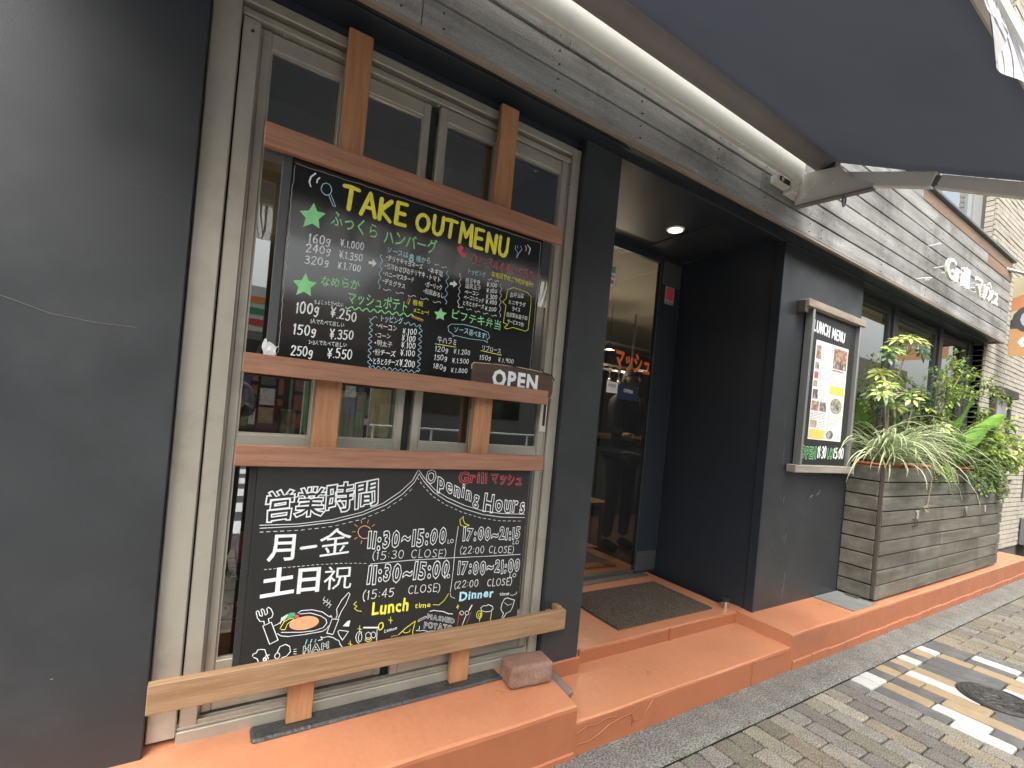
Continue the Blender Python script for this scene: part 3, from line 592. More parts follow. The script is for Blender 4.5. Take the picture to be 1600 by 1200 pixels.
# poster standing inside the lower left pane
def d5_(p):
    p.fill([(.03, .80), (.20, .80), (.20, .93), (.03, .90)], 'P'); p.text('HATSU', .045, .735, .185, .735, .035, 'W', 'b', .0, .1)
    for (cx, cz, r_, c) in ((.065, .63, .024, 'W'), (.125, .645, .02, 'Y')): p.fill([(cx + r_ * math.cos(j * .5236), cz + r_ * math.sin(j * .5236)) for j in range(12)], c)
    for (x, z) in ((.058, .635), (.074, .635), (.120, .65), (.132, .65)): p.fill([(x - .003, z - .004), (x + .003, z - .004), (x + .003, z + .004), (x - .003, z + .004)], 'D')
    p.ribbon([(.03, .585), (.20, .60)], .002, 'W'); p.ribbon([(.05, .56), (.05, .585), (.09, .59)], .003, 'W'); p.ribbon([(.12, .57), (.15, .59), (.16, .57)], .003, 'W'); p.ribbon([(.115, .54), (.115, .60)], .002, 'W')
PRINT['R2'] = mat('print_R2', (.22, .012, .015), .5); PRINT['P'] = mat('print_P', (.35, .08, .10), .5)
ps = empty('poster', (.12, 1.95, .5), 'red and black poster with white lettering behind the lower left window pane', 'poster')
card('sheet', .02, .21, .49, .66, 1.952, PRINT['R2'], ps); card('sheet', .02, .21, .662, 1.16, 1.952, PRINT['D'], ps)
p = Paint(on_wall(1.950)); d5_(p); p.done(ps, 'print', PRINT)

# downlight in the porch ceiling
dl = empty('downlight', (2.60, 2.245, CEI), 'small round lit downlight recessed in the dark porch ceiling', 'downlight')
MB().tube([(2.60, 2.245, CEI - .006), (2.60, 2.245, CEI + .001)], [.060, .064], 28).obj('bezel', mat('white_bezel', (.7, .68, .62), .4), dl)
MB().tube([(2.60, 2.245, CEI - .0065), (2.60, 2.245, CEI - .009)], [.05, .048], 24).obj('lens', emis('lamp_lens', (1, .78, .52), 1.3), dl)
MB().tube([(2.60, 2.245, CEI - .0095), (2.60, 2.245, CEI - .0115)], .014, 12).obj('bulb', emis('lamp_bulb', (1, .85, .6), 6), dl)
sp = bpy.data.lights.new('downlight_spot', 'SPOT'); sp.energy = 1.6; sp.spot_size = R(100); sp.spot_blend = .6; sp.color = (1, .8, .55); sp.shadow_soft_size = .04
so = bpy.data.objects.new('downlight_spot', sp); COL.objects.link(so); so.parent = dl; so.location = (0, 0, -.03)

# ------------------------------------------------------------------ brick building to the right
bb = empty('brick_building', (9, 2, 0), 'pale tiled building with long thin brick courses beyond the plank fascia', 'building')
BRK = mat('pale_long_brick', (.40, .365, .30), .85, var=.16, vs_=9, bump=.4, bs=70, dirt=((.24, .22, .18), 2, .6), gran=(110, .15))
BRJ = mat('dark_brick_joint', (.10, .092, .08), .9)
MB().box(7.665, 16, 1.82, 2.2, 0, 3.74).box(7.665, 16, 1.82, 2.2, 3.74, 9.5).obj('wall', BRJ, bb)
CH = .062
bm1 = MB(); z = PZ + .004; k = 0
while z < 9.3:
    x = 7.662
    if z > 3.74: x = 7.60
    x -= random.uniform(0, .0)
    first = True
    while x < 15.9:
        l = random.choice([.21, .30, .42, .27]) if not first else random.choice([.12, .2, .3]); first = False
        xe = min(x + l, 16); yy = 1.80 + random.uniform(-.003, .003)
        if not (8.62 < x < 9.0 and .9 < z < 1.2): bm1.box(x, xe - .004, yy, 1.8205, z + .006, z + CH - .004)
        x = xe
    # reveal towards the window
    bm1.box(7.665 if z < 2.76 else 7.603, 7.668 + .0, 1.83, 1.83 + .10, z + .006, z + CH - .004) if z < 2.76 else None
    z += CH; k += 1
bm1.obj('brick_course', BRK, bb, kind='stuff')
MB().box(7.595, 7.664, 1.822, 1.99, 3.8, 9.4).obj('corner_return', BRJ, bb)
b2_ = MB(); z = 3.8
while z < 9.3: b2_.box(7.588, 7.6, 1.822, 1.90, z + .006, z + CH - .004); z += CH
b2_.obj('brick_course', BRK, bb, kind='stuff')
FRW = mat('pale_window_metal', (.34, .35, .34), .5, .3)
box('upper_wall', 2.0, 7.59, 2.05, 2.3, 3.6, 9.4, BRJ, bb)
for (a, b_) in ((3.9, 5.28), (5.36, 6.30), (6.38, 7.30)):
    f = MB().box(a, a + .05, 1.95, 2.02, 3.75, 5.9).box(b_ - .05, b_, 1.95, 2.02, 3.75, 5.9).box(a + .05, b_ - .05, 1.95, 2.02, 5.84, 5.9).box(a + .05, b_ - .05, 1.95, 2.02, 3.75, 3.8).obj('window', FRW, bb)
    MB().box(a + .052, b_ - .052, 1.975, 1.985, 3.8, 5.84).obj('pane', mat('sky_reflecting_glass', (.30, .36, .38), .03, .9), f)
box('jamb', 7.31, 7.583, 1.93, 2.04, 3.7, 6.0, mat('grey_jamb', (.24, .25, .24), .6), bb)
box('downpipe', 9.78, 9.86, 1.74, 1.79, .9, 3.0, mat('grey_pipe', (.2, .2, .2), .5), bb, .01)
box('planter_end_block', 8.8, 9.35, 1.60, 1.79, PZ + .01, .62, mat('grey_cabinet', (.12, .13, .13), .6), None, .01)
tag(bpy.data.objects['planter_end_block'], 'small grey metal cabinet against the pale bricks at the far right', 'cabinet'); bpy.data.objects['planter_end_block'].name = 'metal_cabinet'
bpy.data.objects['metal_cabinet'].location = (1.0, 0, 0)
# framed poster on the bricks
fp = empty('framed_poster', (8.3, 1.79, 1.3), 'dark framed faded poster under a small wooden ledge on the pale bricks', 'poster')
DKW = wood('dark_weathered_ledge', (.06, .05, .04), (.04, .035, .03))
MB().box(7.95, 8.02, 1.745, 1.79, 1.30, 2.20, b=.003).box(8.60, 8.66, 1.745, 1.79, 1.30, 2.20, b=.003).obj('frame', DKW, fp)
MB().box(7.90, 8.72, 1.70, 1.795, 2.201, 2.30, b=.004).obj('ledge', DKW, fp)
MB().box(8.022, 8.598, 1.775, 1.79, 1.31, 2.195).obj('picture', mat('faded_print', (.34, .32, .33), .35, var=.5, vs_=5, hue=((.5, .45, .42), 4)), fp)
# text laid out on the two boards, in metres: (text, x0, z0, x1, z1, height, colour, style, weight) and (colour, width, closed, filled, points)
BT1=[('TAKE',0.308,2.096,0.55,2.103,0.078,'Y','s',0.19),('OUT',0.576,2.096,0.757,2.109,0.067,'Y','s',0.21),('MENU',0.76,2.097,1.002,2.101,0.08,'Y','s',0.19),('ふっくら',0.274,2.024,0.445,2.021,0.053,'G','b',0.012),('ハンバーグ',0.461,2.016,0.674,2.027,0.05,'G','b',0.016),('160g',0.21,1.949,0.286,1.956,0.03,'W','s',0.13),('¥.1.000',0.314,1.963,0.397,1.971,0.025,'W','s',0.13),('240g',0.205,1.915,0.289,1.925,0.027,'W','s',0.13),('¥.1.350',0.313,1.921,0.396,1.93,0.025,'W','s',0.13),('320g',0.204,1.876,0.287,1.885,0.027,'W','s',0.13),('¥.1.700',0.312,1.883,0.393,1.892,0.025,'W','s',0.13),('なめらか',0.26,1.812,0.393,1.825,0.034,'G','b',0.012),('マッシュポテト',0.354,1.77,0.581,1.78,0.043,'G','b',0.012),('ちょこっとだべたい',0.246,1.745,0.344,1.752,0.016,'W','b',0.02),('100g',0.19,1.702,0.268,1.71,0.038,'W','s',0.13),('¥.250',0.303,1.711,0.395,1.709,0.034,'W','s',0.13),('1人でたべて欲しい',0.241,1.677,0.353,1.682,0.016,'W','b',0.02),('150g',0.189,1.632,0.265,1.637,0.035,'W','s',0.13),('¥.350',0.307,1.636,0.39,1.644,0.032,'W','s',0.13),('2・3人でたべて欲しい',0.24,1.604,0.368,1.612,0.016,'W','b',0.02),('250g',0.188,1.561,0.261,1.562,0.033,'W','s',0.13),('¥.550',0.305,1.567,0.392,1.573,0.033,'W','s',0.13),('ソースは',0.478,1.985,0.562,1.981,0.022,'C','b',0.02),('8',0.566,1.975,0.588,1.976,0.027,'C','s',0.2),('種から',0.592,1.977,0.654,1.983,0.023,'C','b',0.03),('・テリヤキマヨネーズ',0.477,1.955,0.623,1.954,0.02,'W','b',0.04),('・西洋わさびのテリヤキ',0.475,1.923,0.636,1.925,0.021,'W','b',0.04),('・ハニーマスタード',0.472,1.894,0.594,1.897,0.019,'W','b',0.04),('・デミグラス',0.471,1.867,0.562,1.865,0.019,'W','b',0.04),('・ネギ塩',0.643,1.949,0.708,1.945,0.022,'W','b',0.04),('・トマト',0.64,1.921,0.702,1.92,0.021,'W','b',0.04),('・ガーリック',0.637,1.891,0.71,1.893,0.02,'W','b',0.04),('・和風おろし',0.632,1.864,0.722,1.862,0.02,'W','b',0.04),('03-3444-1555',0.823,2.03,1.138,2.028,0.037,'R','s',0.09),('トッピング',0.812,1.984,0.899,1.989,0.021,'C','b',0.02),('お電話でのご予約が便利!',0.924,1.999,1.139,1.998,0.022,'Y','b',0.03),('目玉やき',0.807,1.948,0.877,1.951,0.019,'W','b',0.04),('温泉玉子',0.808,1.924,0.882,1.929,0.019,'W','b',0.04),('ベーコン',0.808,1.899,0.876,1.904,0.018,'W','b',0.04),('ベーコンエッグ',0.807,1.878,0.901,1.881,0.018,'W','b',0.03),('とろとろチーズ',0.804,1.854,0.904,1.856,0.018,'W','b',0.03),('¥.100',0.907,1.952,0.959,1.958,0.018,'W','s',0.15),('¥.100',0.908,1.927,0.961,1.934,0.017,'W','s',0.15),('¥.300',0.909,1.901,0.964,1.909,0.018,'W','s',0.15),('¥.400',0.91,1.88,0.965,1.886,0.017,'W','s',0.15),('¥.200',0.909,1.852,0.965,1.857,0.016,'W','s',0.15),('お弁当は',1.023,1.932,1.095,1.941,0.021,'W','b',0.03),('ミニサラダ',1.017,1.9,1.109,1.904,0.019,'W','b',0.03),('ライス',1.039,1.874,1.084,1.878,0.019,'W','b',0.03),('自家製お菓子の',1.014,1.846,1.125,1.847,0.019,'W','b',0.03),('サービスつき!',1.023,1.818,1.109,1.817,0.018,'W','b',0.03),('ビフテキ弁当',0.756,1.79,0.996,1.781,0.038,'G','b',0.012),('ソース',0.775,1.738,0.844,1.74,0.023,'C','b',0.02),('選べます!',0.844,1.737,0.929,1.733,0.024,'C','b',0.03),('牛ハラミ',0.709,1.685,0.797,1.684,0.026,'W','b',0.01),('リブロース',0.91,1.684,1.006,1.682,0.022,'W','b',0.01),('120g',0.703,1.65,0.763,1.652,0.021,'W','s',0.12),('¥.1.200',0.785,1.65,0.861,1.657,0.019,'W','s',0.12),('150g',0.703,1.615,0.762,1.618,0.021,'W','s',0.12),('¥.1.500',0.782,1.613,0.859,1.62,0.019,'W','s',0.12),('180g',0.702,1.582,0.761,1.578,0.02,'W','s',0.12),('¥.1.800',0.78,1.574,0.856,1.58,0.018,'W','s',0.12),('150g',0.904,1.644,0.961,1.648,0.02,'W','s',0.12),('¥.1.900',0.995,1.647,1.076,1.649,0.018,'W','s',0.12),('看板',0.594,1.812,0.639,1.813,0.02,'Y','b',0.05),('メニュー!',0.599,1.784,0.664,1.785,0.018,'Y','b',0.04),('トッピング',0.475,1.726,0.564,1.729,0.024,'C','b',0.02),('・ベーコン',0.463,1.699,0.545,1.698,0.022,'W','b',0.02),('・コーン',0.463,1.665,0.523,1.666,0.02,'W','b',0.02),('・明太子',0.463,1.635,0.532,1.635,0.021,'W','b',0.03),('・粉チーズ',0.46,1.601,0.547,1.604,0.021,'W','b',0.04),('・とろとろチーズ',0.457,1.566,0.563,1.571,0.022,'W','b',0.04),('¥.100',0.567,1.694,0.624,1.7,0.022,'W','s',0.14),('¥.100',0.566,1.668,0.622,1.672,0.022,'W','s',0.14),('¥.100',0.566,1.641,0.625,1.646,0.022,'W','s',0.14),('¥.100',0.566,1.613,0.625,1.618,0.022,'W','s',0.14),('¥.200',0.566,1.571,0.629,1.575,0.025,'W','s',0.14)]
BD1=[('G',1.6,1,1,[(0.217,2.086),(0.23,2.061),(0.258,2.062),(0.237,2.036),(0.242,2.005),(0.217,2.015),(0.191,1.996),(0.196,2.028),(0.176,2.046),(0.204,2.056)]),('G',1.6,1,1,[(0.212,1.844),(0.224,1.82),(0.25,1.819),(0.231,1.797),(0.235,1.769),(0.212,1.78),(0.189,1.764),(0.193,1.792),(0.175,1.81),(0.201,1.817)]),('G',1.6,1,1,[(0.713,1.824),(0.721,1.809),(0.74,1.808),(0.727,1.794),(0.73,1.777),(0.713,1.783),(0.696,1.774),(0.699,1.791),(0.686,1.803),(0.705,1.807)]),('W',1,1,1,[(0.417,1.936),(0.431,1.939),(0.43,1.948),(0.446,1.934),(0.432,1.919),(0.431,1.928),(0.418,1.926)]),('W',1,1,1,[(0.741,1.932),(0.757,1.935),(0.756,1.944),(0.774,1.931),(0.757,1.915),(0.757,1.924),(0.742,1.922)]),('W',4,0,0,[(0.214,2.186),(0.2,2.169),(0.197,2.151),(0.203,2.137)]),('W',3.5,0,0,[(0.228,2.176),(0.221,2.167),(0.221,2.157)]),('C',2.2,1,0,[(0.267,2.156),(0.269,2.15),(0.27,2.144),(0.268,2.138),(0.265,2.132),(0.261,2.128),(0.256,2.125),(0.251,2.125),(0.246,2.126),(0.241,2.13),(0.238,2.134),(0.236,2.14),(0.236,2.146),(0.238,2.152),(0.24,2.158),(0.245,2.162),(0.249,2.165),(0.255,2.165),(0.26,2.164),(0.264,2.161),(0.267,2.156)]),('C',2,0,0,[(0.261,2.128),(0.279,2.095),(0.287,2.095),(0.285,2.101),(0.268,2.132)]),('C',2,0,0,[(1.029,2.157),(1.029,2.141),(1.042,2.133),(1.04,2.107)]),('C',2,0,0,[(1.039,2.16),(1.042,2.148)]),('C',2,0,0,[(1.055,2.163),(1.063,2.15),(1.051,2.132),(1.04,2.106)]),('W',2.2,0,0,[(1.077,2.17),(1.085,2.162),(1.083,2.148)]),('W',3,0,0,[(1.09,2.176),(1.106,2.165),(1.1,2.137)]),('R',1,1,1,[(0.759,2.081),(0.775,2.091),(0.787,2.083),(0.779,2.071),(0.789,2.061),(0.803,2.062),(0.802,2.051),(0.785,2.042),(0.77,2.054),(0.758,2.068)]),('R',1.6,0,0,[(0.795,2.085),(0.803,2.084),(0.809,2.078)]),('G',3,0,0,[(0.352,1.754),(0.356,1.75),(0.361,1.75),(0.365,1.755),(0.37,1.76),(0.374,1.76),(0.378,1.756),(0.382,1.751),(0.387,1.752),(0.391,1.757),(0.396,1.762),(0.4,1.762),(0.404,1.758),(0.409,1.753),(0.413,1.753),(0.418,1.759),(0.422,1.764),(0.427,1.764),(0.431,1.76),(0.436,1.755),(0.44,1.755),(0.445,1.76),(0.449,1.766),(0.454,1.766),(0.458,1.761),(0.463,1.757),(0.467,1.757),(0.472,1.762),(0.477,1.767),(0.482,1.768),(0.486,1.763),(0.491,1.759),(0.495,1.759),(0.5,1.764),(0.505,1.769),(0.51,1.77),(0.514,1.765),(0.519,1.761),(0.524,1.761),(0.528,1.766),(0.533,1.771),(0.538,1.772),(0.543,1.767),(0.547,1.762),(0.552,1.763),(0.557,1.768),(0.562,1.773),(0.567,1.774),(0.572,1.769),(0.577,1.764),(0.582,1.765),(0.587,1.77),(0.592,1.775),(0.597,1.776),(0.602,1.771)]),('Y',2.6,0,0,[(0.597,1.77),(0.644,1.762)]),('R',2.6,0,0,[(0.596,1.765),(0.642,1.756)]),('R',2.4,0,0,[(0.578,1.839),(0.572,1.812)]),('Y',2.2,0,0,[(0.584,1.833),(0.579,1.811)]),('Y',2.2,0,0,[(0.702,1.678),(0.792,1.679)]),('Y',2.2,0,0,[(0.907,1.682),(1.009,1.677)]),('Y',2.2,0,0,[(1.011,1.962),(1.04,1.977),(1.112,1.97),(1.133,1.956),(1.136,1.918),(1.133,1.808),(1.118,1.8),(1.053,1.805),(1.023,1.793),(1.01,1.798),(1.027,1.813),(1.004,1.817),(1.009,1.892),(0.991,1.905),(1.006,1.921),(1.011,1.962)]),('C',1.8,0,0,[(0.75,1.756),(0.764,1.768),(0.818,1.776),(0.886,1.773),(0.934,1.763),(0.944,1.744),(0.932,1.732),(0.936,1.72),(0.918,1.726),(0.846,1.722),(0.787,1.725),(0.775,1.72),(0.776,1.728),(0.755,1.737),(0.75,1.756)]),('C',1.8,0,0,[(0.461,1.971),(0.457,1.965),(0.457,1.96),(0.461,1.956),(0.465,1.951),(0.466,1.946),(0.462,1.94),(0.458,1.934),(0.458,1.929),(0.462,1.924),(0.466,1.92),(0.466,1.914),(0.462,1.908),(0.458,1.903),(0.458,1.897),(0.462,1.893),(0.466,1.888),(0.466,1.883),(0.462,1.877),(0.458,1.871),(0.458,1.866),(0.462,1.861),(0.466,1.856),(0.466,1.851),(0.463,1.845)]),('C',1.8,0,0,[(0.728,1.975),(0.723,1.968),(0.723,1.963),(0.728,1.958),(0.733,1.953),(0.733,1.948),(0.728,1.941),(0.724,1.935),(0.724,1.93),(0.729,1.925),(0.733,1.92),(0.734,1.914),(0.729,1.908),(0.725,1.902),(0.725,1.896),(0.729,1.892),(0.734,1.887),(0.734,1.881),(0.73,1.875),(0.725,1.869),(0.725,1.863),(0.73,1.858),(0.735,1.853),(0.735,1.848),(0.73,1.842)]),('W',1.8,0,0,[(0.479,1.848),(0.484,1.845),(0.488,1.844),(0.494,1.847),(0.499,1.85),(0.504,1.85),(0.508,1.847)]),('W',1.8,0,0,[(0.527,1.847),(0.531,1.843),(0.536,1.843),(0.542,1.846),(0.547,1.849),(0.552,1.849),(0.557,1.846)]),('W',1.8,0,0,[(0.575,1.845),(0.58,1.842),(0.585,1.842),(0.591,1.845),(0.596,1.848),(0.602,1.848),(0.606,1.845)]),('W',1.8,0,0,[(0.625,1.844),(0.63,1.841),(0.636,1.841),(0.641,1.844),(0.647,1.847),(0.652,1.847),(0.657,1.843)]),('W',1.8,0,0,[(0.677,1.843),(0.682,1.839),(0.688,1.839),(0.693,1.843),(0.7,1.846),(0.705,1.846),(0.71,1.842)]),('W',1.8,0,0,[(0.67,1.988),(0.672,1.985),(0.675,1.984),(0.679,1.987),(0.683,1.99),(0.686,1.99),(0.689,1.987)]),('W',1.8,0,0,[(0.7,1.985),(0.703,1.982),(0.706,1.981),(0.71,1.985),(0.714,1.988),(0.717,1.987),(0.72,1.984)]),('W',1.8,0,0,[(0.786,1.843),(0.789,1.84),(0.793,1.84),(0.798,1.842),(0.802,1.845),(0.806,1.845),(0.809,1.842)]),('W',1.8,0,0,[(0.824,1.842),(0.827,1.839),(0.831,1.838),(0.836,1.841),(0.84,1.844),(0.844,1.844),(0.848,1.841)]),('W',1.8,0,0,[(0.863,1.841),(0.866,1.837),(0.87,1.837),(0.875,1.84),(0.879,1.843),(0.883,1.843),(0.887,1.84)]),('W',1.8,0,0,[(0.902,1.84),(0.906,1.836),(0.91,1.836),(0.915,1.839),(0.919,1.842),(0.923,1.842),(0.927,1.839)]),('W',1.8,0,0,[(0.943,1.838),(0.946,1.835),(0.95,1.835),(0.955,1.838),(0.96,1.841),(0.964,1.841),(0.968,1.838)]),('W',1.8,0,0,[(0.911,1.984),(0.914,1.981),(0.917,1.981),(0.921,1.984),(0.924,1.988),(0.928,1.988),(0.93,1.985)]),('W',1.8,0,0,[(0.942,1.985),(0.945,1.982),(0.948,1.982),(0.952,1.985),(0.956,1.988),(0.959,1.988),(0.962,1.985)]),('W',1.6,0,0,[(0.783,1.977),(0.78,1.972),(0.78,1.968),(0.784,1.964),(0.787,1.96),(0.787,1.955),(0.784,1.95),(0.781,1.945),(0.781,1.941),(0.784,1.937),(0.788,1.933),(0.788,1.929),(0.785,1.924),(0.781,1.919),(0.781,1.914),(0.785,1.91),(0.788,1.906),(0.788,1.902),(0.785,1.897),(0.782,1.892),(0.782,1.887),(0.785,1.883),(0.789,1.879),(0.789,1.875),(0.786,1.87),(0.782,1.865),(0.782,1.86),(0.786,1.856),(0.789,1.852),(0.789,1.848),(0.786,1.843)]),('W',1.6,0,0,[(0.975,1.978),(0.972,1.972),(0.972,1.968),(0.976,1.964),(0.98,1.96),(0.98,1.955),(0.977,1.95),(0.973,1.944),(0.974,1.94),(0.978,1.936),(0.982,1.932),(0.982,1.927),(0.978,1.922),(0.975,1.916),(0.975,1.912),(0.979,1.908),(0.983,1.904),(0.984,1.899),(0.98,1.894),(0.977,1.888),(0.977,1.884),(0.981,1.88),(0.985,1.875),(0.985,1.871),(0.982,1.865),(0.979,1.86),(0.979,1.856),(0.983,1.851),(0.987,1.847),(0.987,1.843),(0.984,1.837)]),('C',1.8,0,0,[(0.445,1.726),(0.441,1.721),(0.441,1.718),(0.446,1.715),(0.451,1.712),(0.451,1.709),(0.446,1.704),(0.441,1.7),(0.442,1.697),(0.447,1.694),(0.452,1.691),(0.452,1.687),(0.447,1.683),(0.442,1.679),(0.442,1.675),(0.448,1.672),(0.453,1.669),(0.453,1.666),(0.448,1.662),(0.443,1.658),(0.443,1.654),(0.448,1.651),(0.454,1.648),(0.454,1.645),(0.449,1.641),(0.444,1.636),(0.444,1.633),(0.449,1.63),(0.454,1.627),(0.455,1.623),(0.45,1.619),(0.445,1.615),(0.445,1.612),(0.45,1.609),(0.455,1.605),(0.455,1.602),(0.451,1.598),(0.446,1.594),(0.446,1.59),(0.451,1.587),(0.456,1.584),(0.456,1.58),(0.451,1.576),(0.446,1.573),(0.447,1.569),(0.452,1.566),(0.457,1.563),(0.457,1.559),(0.452,1.555)]),('C',1.8,0,0,[(0.637,1.736),(0.631,1.732),(0.632,1.728),(0.637,1.725),(0.643,1.722),(0.643,1.718),(0.638,1.714),(0.632,1.71),(0.632,1.706),(0.638,1.703),(0.644,1.7),(0.644,1.697),(0.639,1.692),(0.633,1.688),(0.633,1.685),(0.639,1.682),(0.645,1.678),(0.645,1.675),(0.639,1.671),(0.634,1.666),(0.634,1.663),(0.64,1.66),(0.646,1.657),(0.646,1.653),(0.64,1.649),(0.635,1.645),(0.635,1.641),(0.641,1.638),(0.647,1.635),(0.647,1.631),(0.641,1.627),(0.636,1.623),(0.636,1.619),(0.642,1.616),(0.647,1.613),(0.648,1.609),(0.642,1.605),(0.637,1.601),(0.637,1.597),(0.643,1.594),(0.648,1.591),(0.648,1.587),(0.643,1.583),(0.638,1.579),(0.638,1.576),(0.643,1.572),(0.649,1.569),(0.649,1.566),(0.644,1.562)]),('C',1.8,0,0,[(0.569,1.739),(0.572,1.734),(0.576,1.734),(0.58,1.739),(0.584,1.743),(0.588,1.743),(0.591,1.738),(0.594,1.733),(0.598,1.733),(0.603,1.738),(0.607,1.742),(0.611,1.742),(0.614,1.737),(0.617,1.732),(0.621,1.732),(0.625,1.736),(0.63,1.741),(0.634,1.741),(0.637,1.736)]),('C',1.8,0,0,[(0.452,1.555),(0.455,1.551),(0.459,1.551),(0.462,1.555),(0.466,1.559),(0.469,1.56),(0.472,1.555),(0.476,1.551),(0.479,1.551),(0.483,1.556),(0.486,1.56),(0.49,1.56),(0.493,1.556),(0.496,1.552),(0.5,1.552),(0.503,1.556),(0.507,1.56),(0.51,1.56),(0.514,1.556),(0.517,1.552),(0.521,1.552),(0.524,1.556),(0.528,1.561),(0.531,1.561),(0.535,1.557),(0.538,1.552),(0.542,1.552),(0.545,1.557),(0.549,1.561),(0.553,1.561),(0.556,1.557),(0.56,1.553),(0.563,1.553),(0.567,1.557),(0.571,1.561),(0.574,1.561),(0.578,1.557),(0.581,1.553),(0.585,1.553),(0.589,1.557),(0.592,1.562),(0.596,1.562),(0.6,1.558),(0.603,1.553),(0.607,1.554),(0.611,1.558),(0.614,1.562),(0.618,1.562),(0.622,1.558),(0.625,1.554),(0.629,1.554),(0.633,1.558),(0.637,1.563),(0.64,1.563),(0.644,1.558)]),('C',1.8,0,0,[(0.438,1.73),(0.443,1.728),(0.448,1.729),(0.451,1.734),(0.455,1.739),(0.46,1.741),(0.465,1.738)])]
BT2=[('営業時間',0.15,0.996,0.536,1.035,0.092,'W','o',0.03),('O',0.711,1.123,0.763,1.123,0.055,'W','o',0.03),('pening',0.764,1.108,0.97,1.029,0.059,'W','o',0.03),('Hours',0.986,1.007,1.207,0.986,0.073,'W','o',0.03),('Grill',0.856,1.129,0.997,1.121,0.046,'R','o',0.02),('マッシュ',1.01,1.122,1.179,1.106,0.05,'R','o',0.02),('月',0.173,0.856,0.258,0.854,0.092,'W','b',0.03),('金',0.337,0.859,0.446,0.866,0.097,'W','b',0.008),('土',0.163,0.734,0.267,0.74,0.097,'W','b',0.05),('日',0.276,0.735,0.35,0.734,0.089,'W','b',0.05),('祝',0.363,0.737,0.461,0.734,0.085,'W','b',0.008),('11:30~15:00',0.504,0.876,0.831,0.878,0.064,'W','o',0.035),('LO',0.834,0.875,0.865,0.874,0.016,'W','s',0.14),('(15:30 CLOSE)',0.527,0.833,0.843,0.818,0.032,'W','s',0.07),('17:00~21:15',0.901,0.883,1.194,0.87,0.053,'W','o',0.035),('LO',1.155,0.848,1.192,0.847,0.016,'W','s',0.14),('(22:00 CLOSE)',0.895,0.825,1.171,0.81,0.03,'W','s',0.08),('11:30~15:00',0.516,0.746,0.858,0.738,0.066,'W','o',0.035),('LO',0.834,0.73,0.863,0.728,0.017,'W','s',0.14),('(15:45',0.506,0.682,0.631,0.683,0.034,'W','s',0.08),('CLOSE)',0.683,0.684,0.829,0.677,0.032,'W','s',0.08),('17:00~21:00',0.891,0.739,1.208,0.721,0.056,'W','o',0.035),('LO',1.154,0.699,1.193,0.697,0.016,'W','s',0.14),('(22:00',0.883,0.682,1.002,0.677,0.03,'W','s',0.08),('CLOSE)',1.041,0.673,1.177,0.663,0.032,'W','s',0.08),('Lunch',0.545,0.621,0.695,0.622,0.049,'Y','b',0.06),('time',0.717,0.623,0.787,0.618,0.022,'Y','b',0.01),('Dinner',0.911,0.628,1.083,0.622,0.038,'C','b',0.06),('time',1.11,0.622,1.163,0.62,0.016,'W','b',0.01),('MASHED',0.775,0.574,0.902,0.531,0.02,'W','o',0.03),('POTATO',0.764,0.538,0.894,0.503,0.023,'W','o',0.03),('HAM',0.313,0.52,0.403,0.525,0.024,'W','o',0.04),('Lemon',0.603,0.544,0.653,0.549,0.013,'W','b',0.02)]
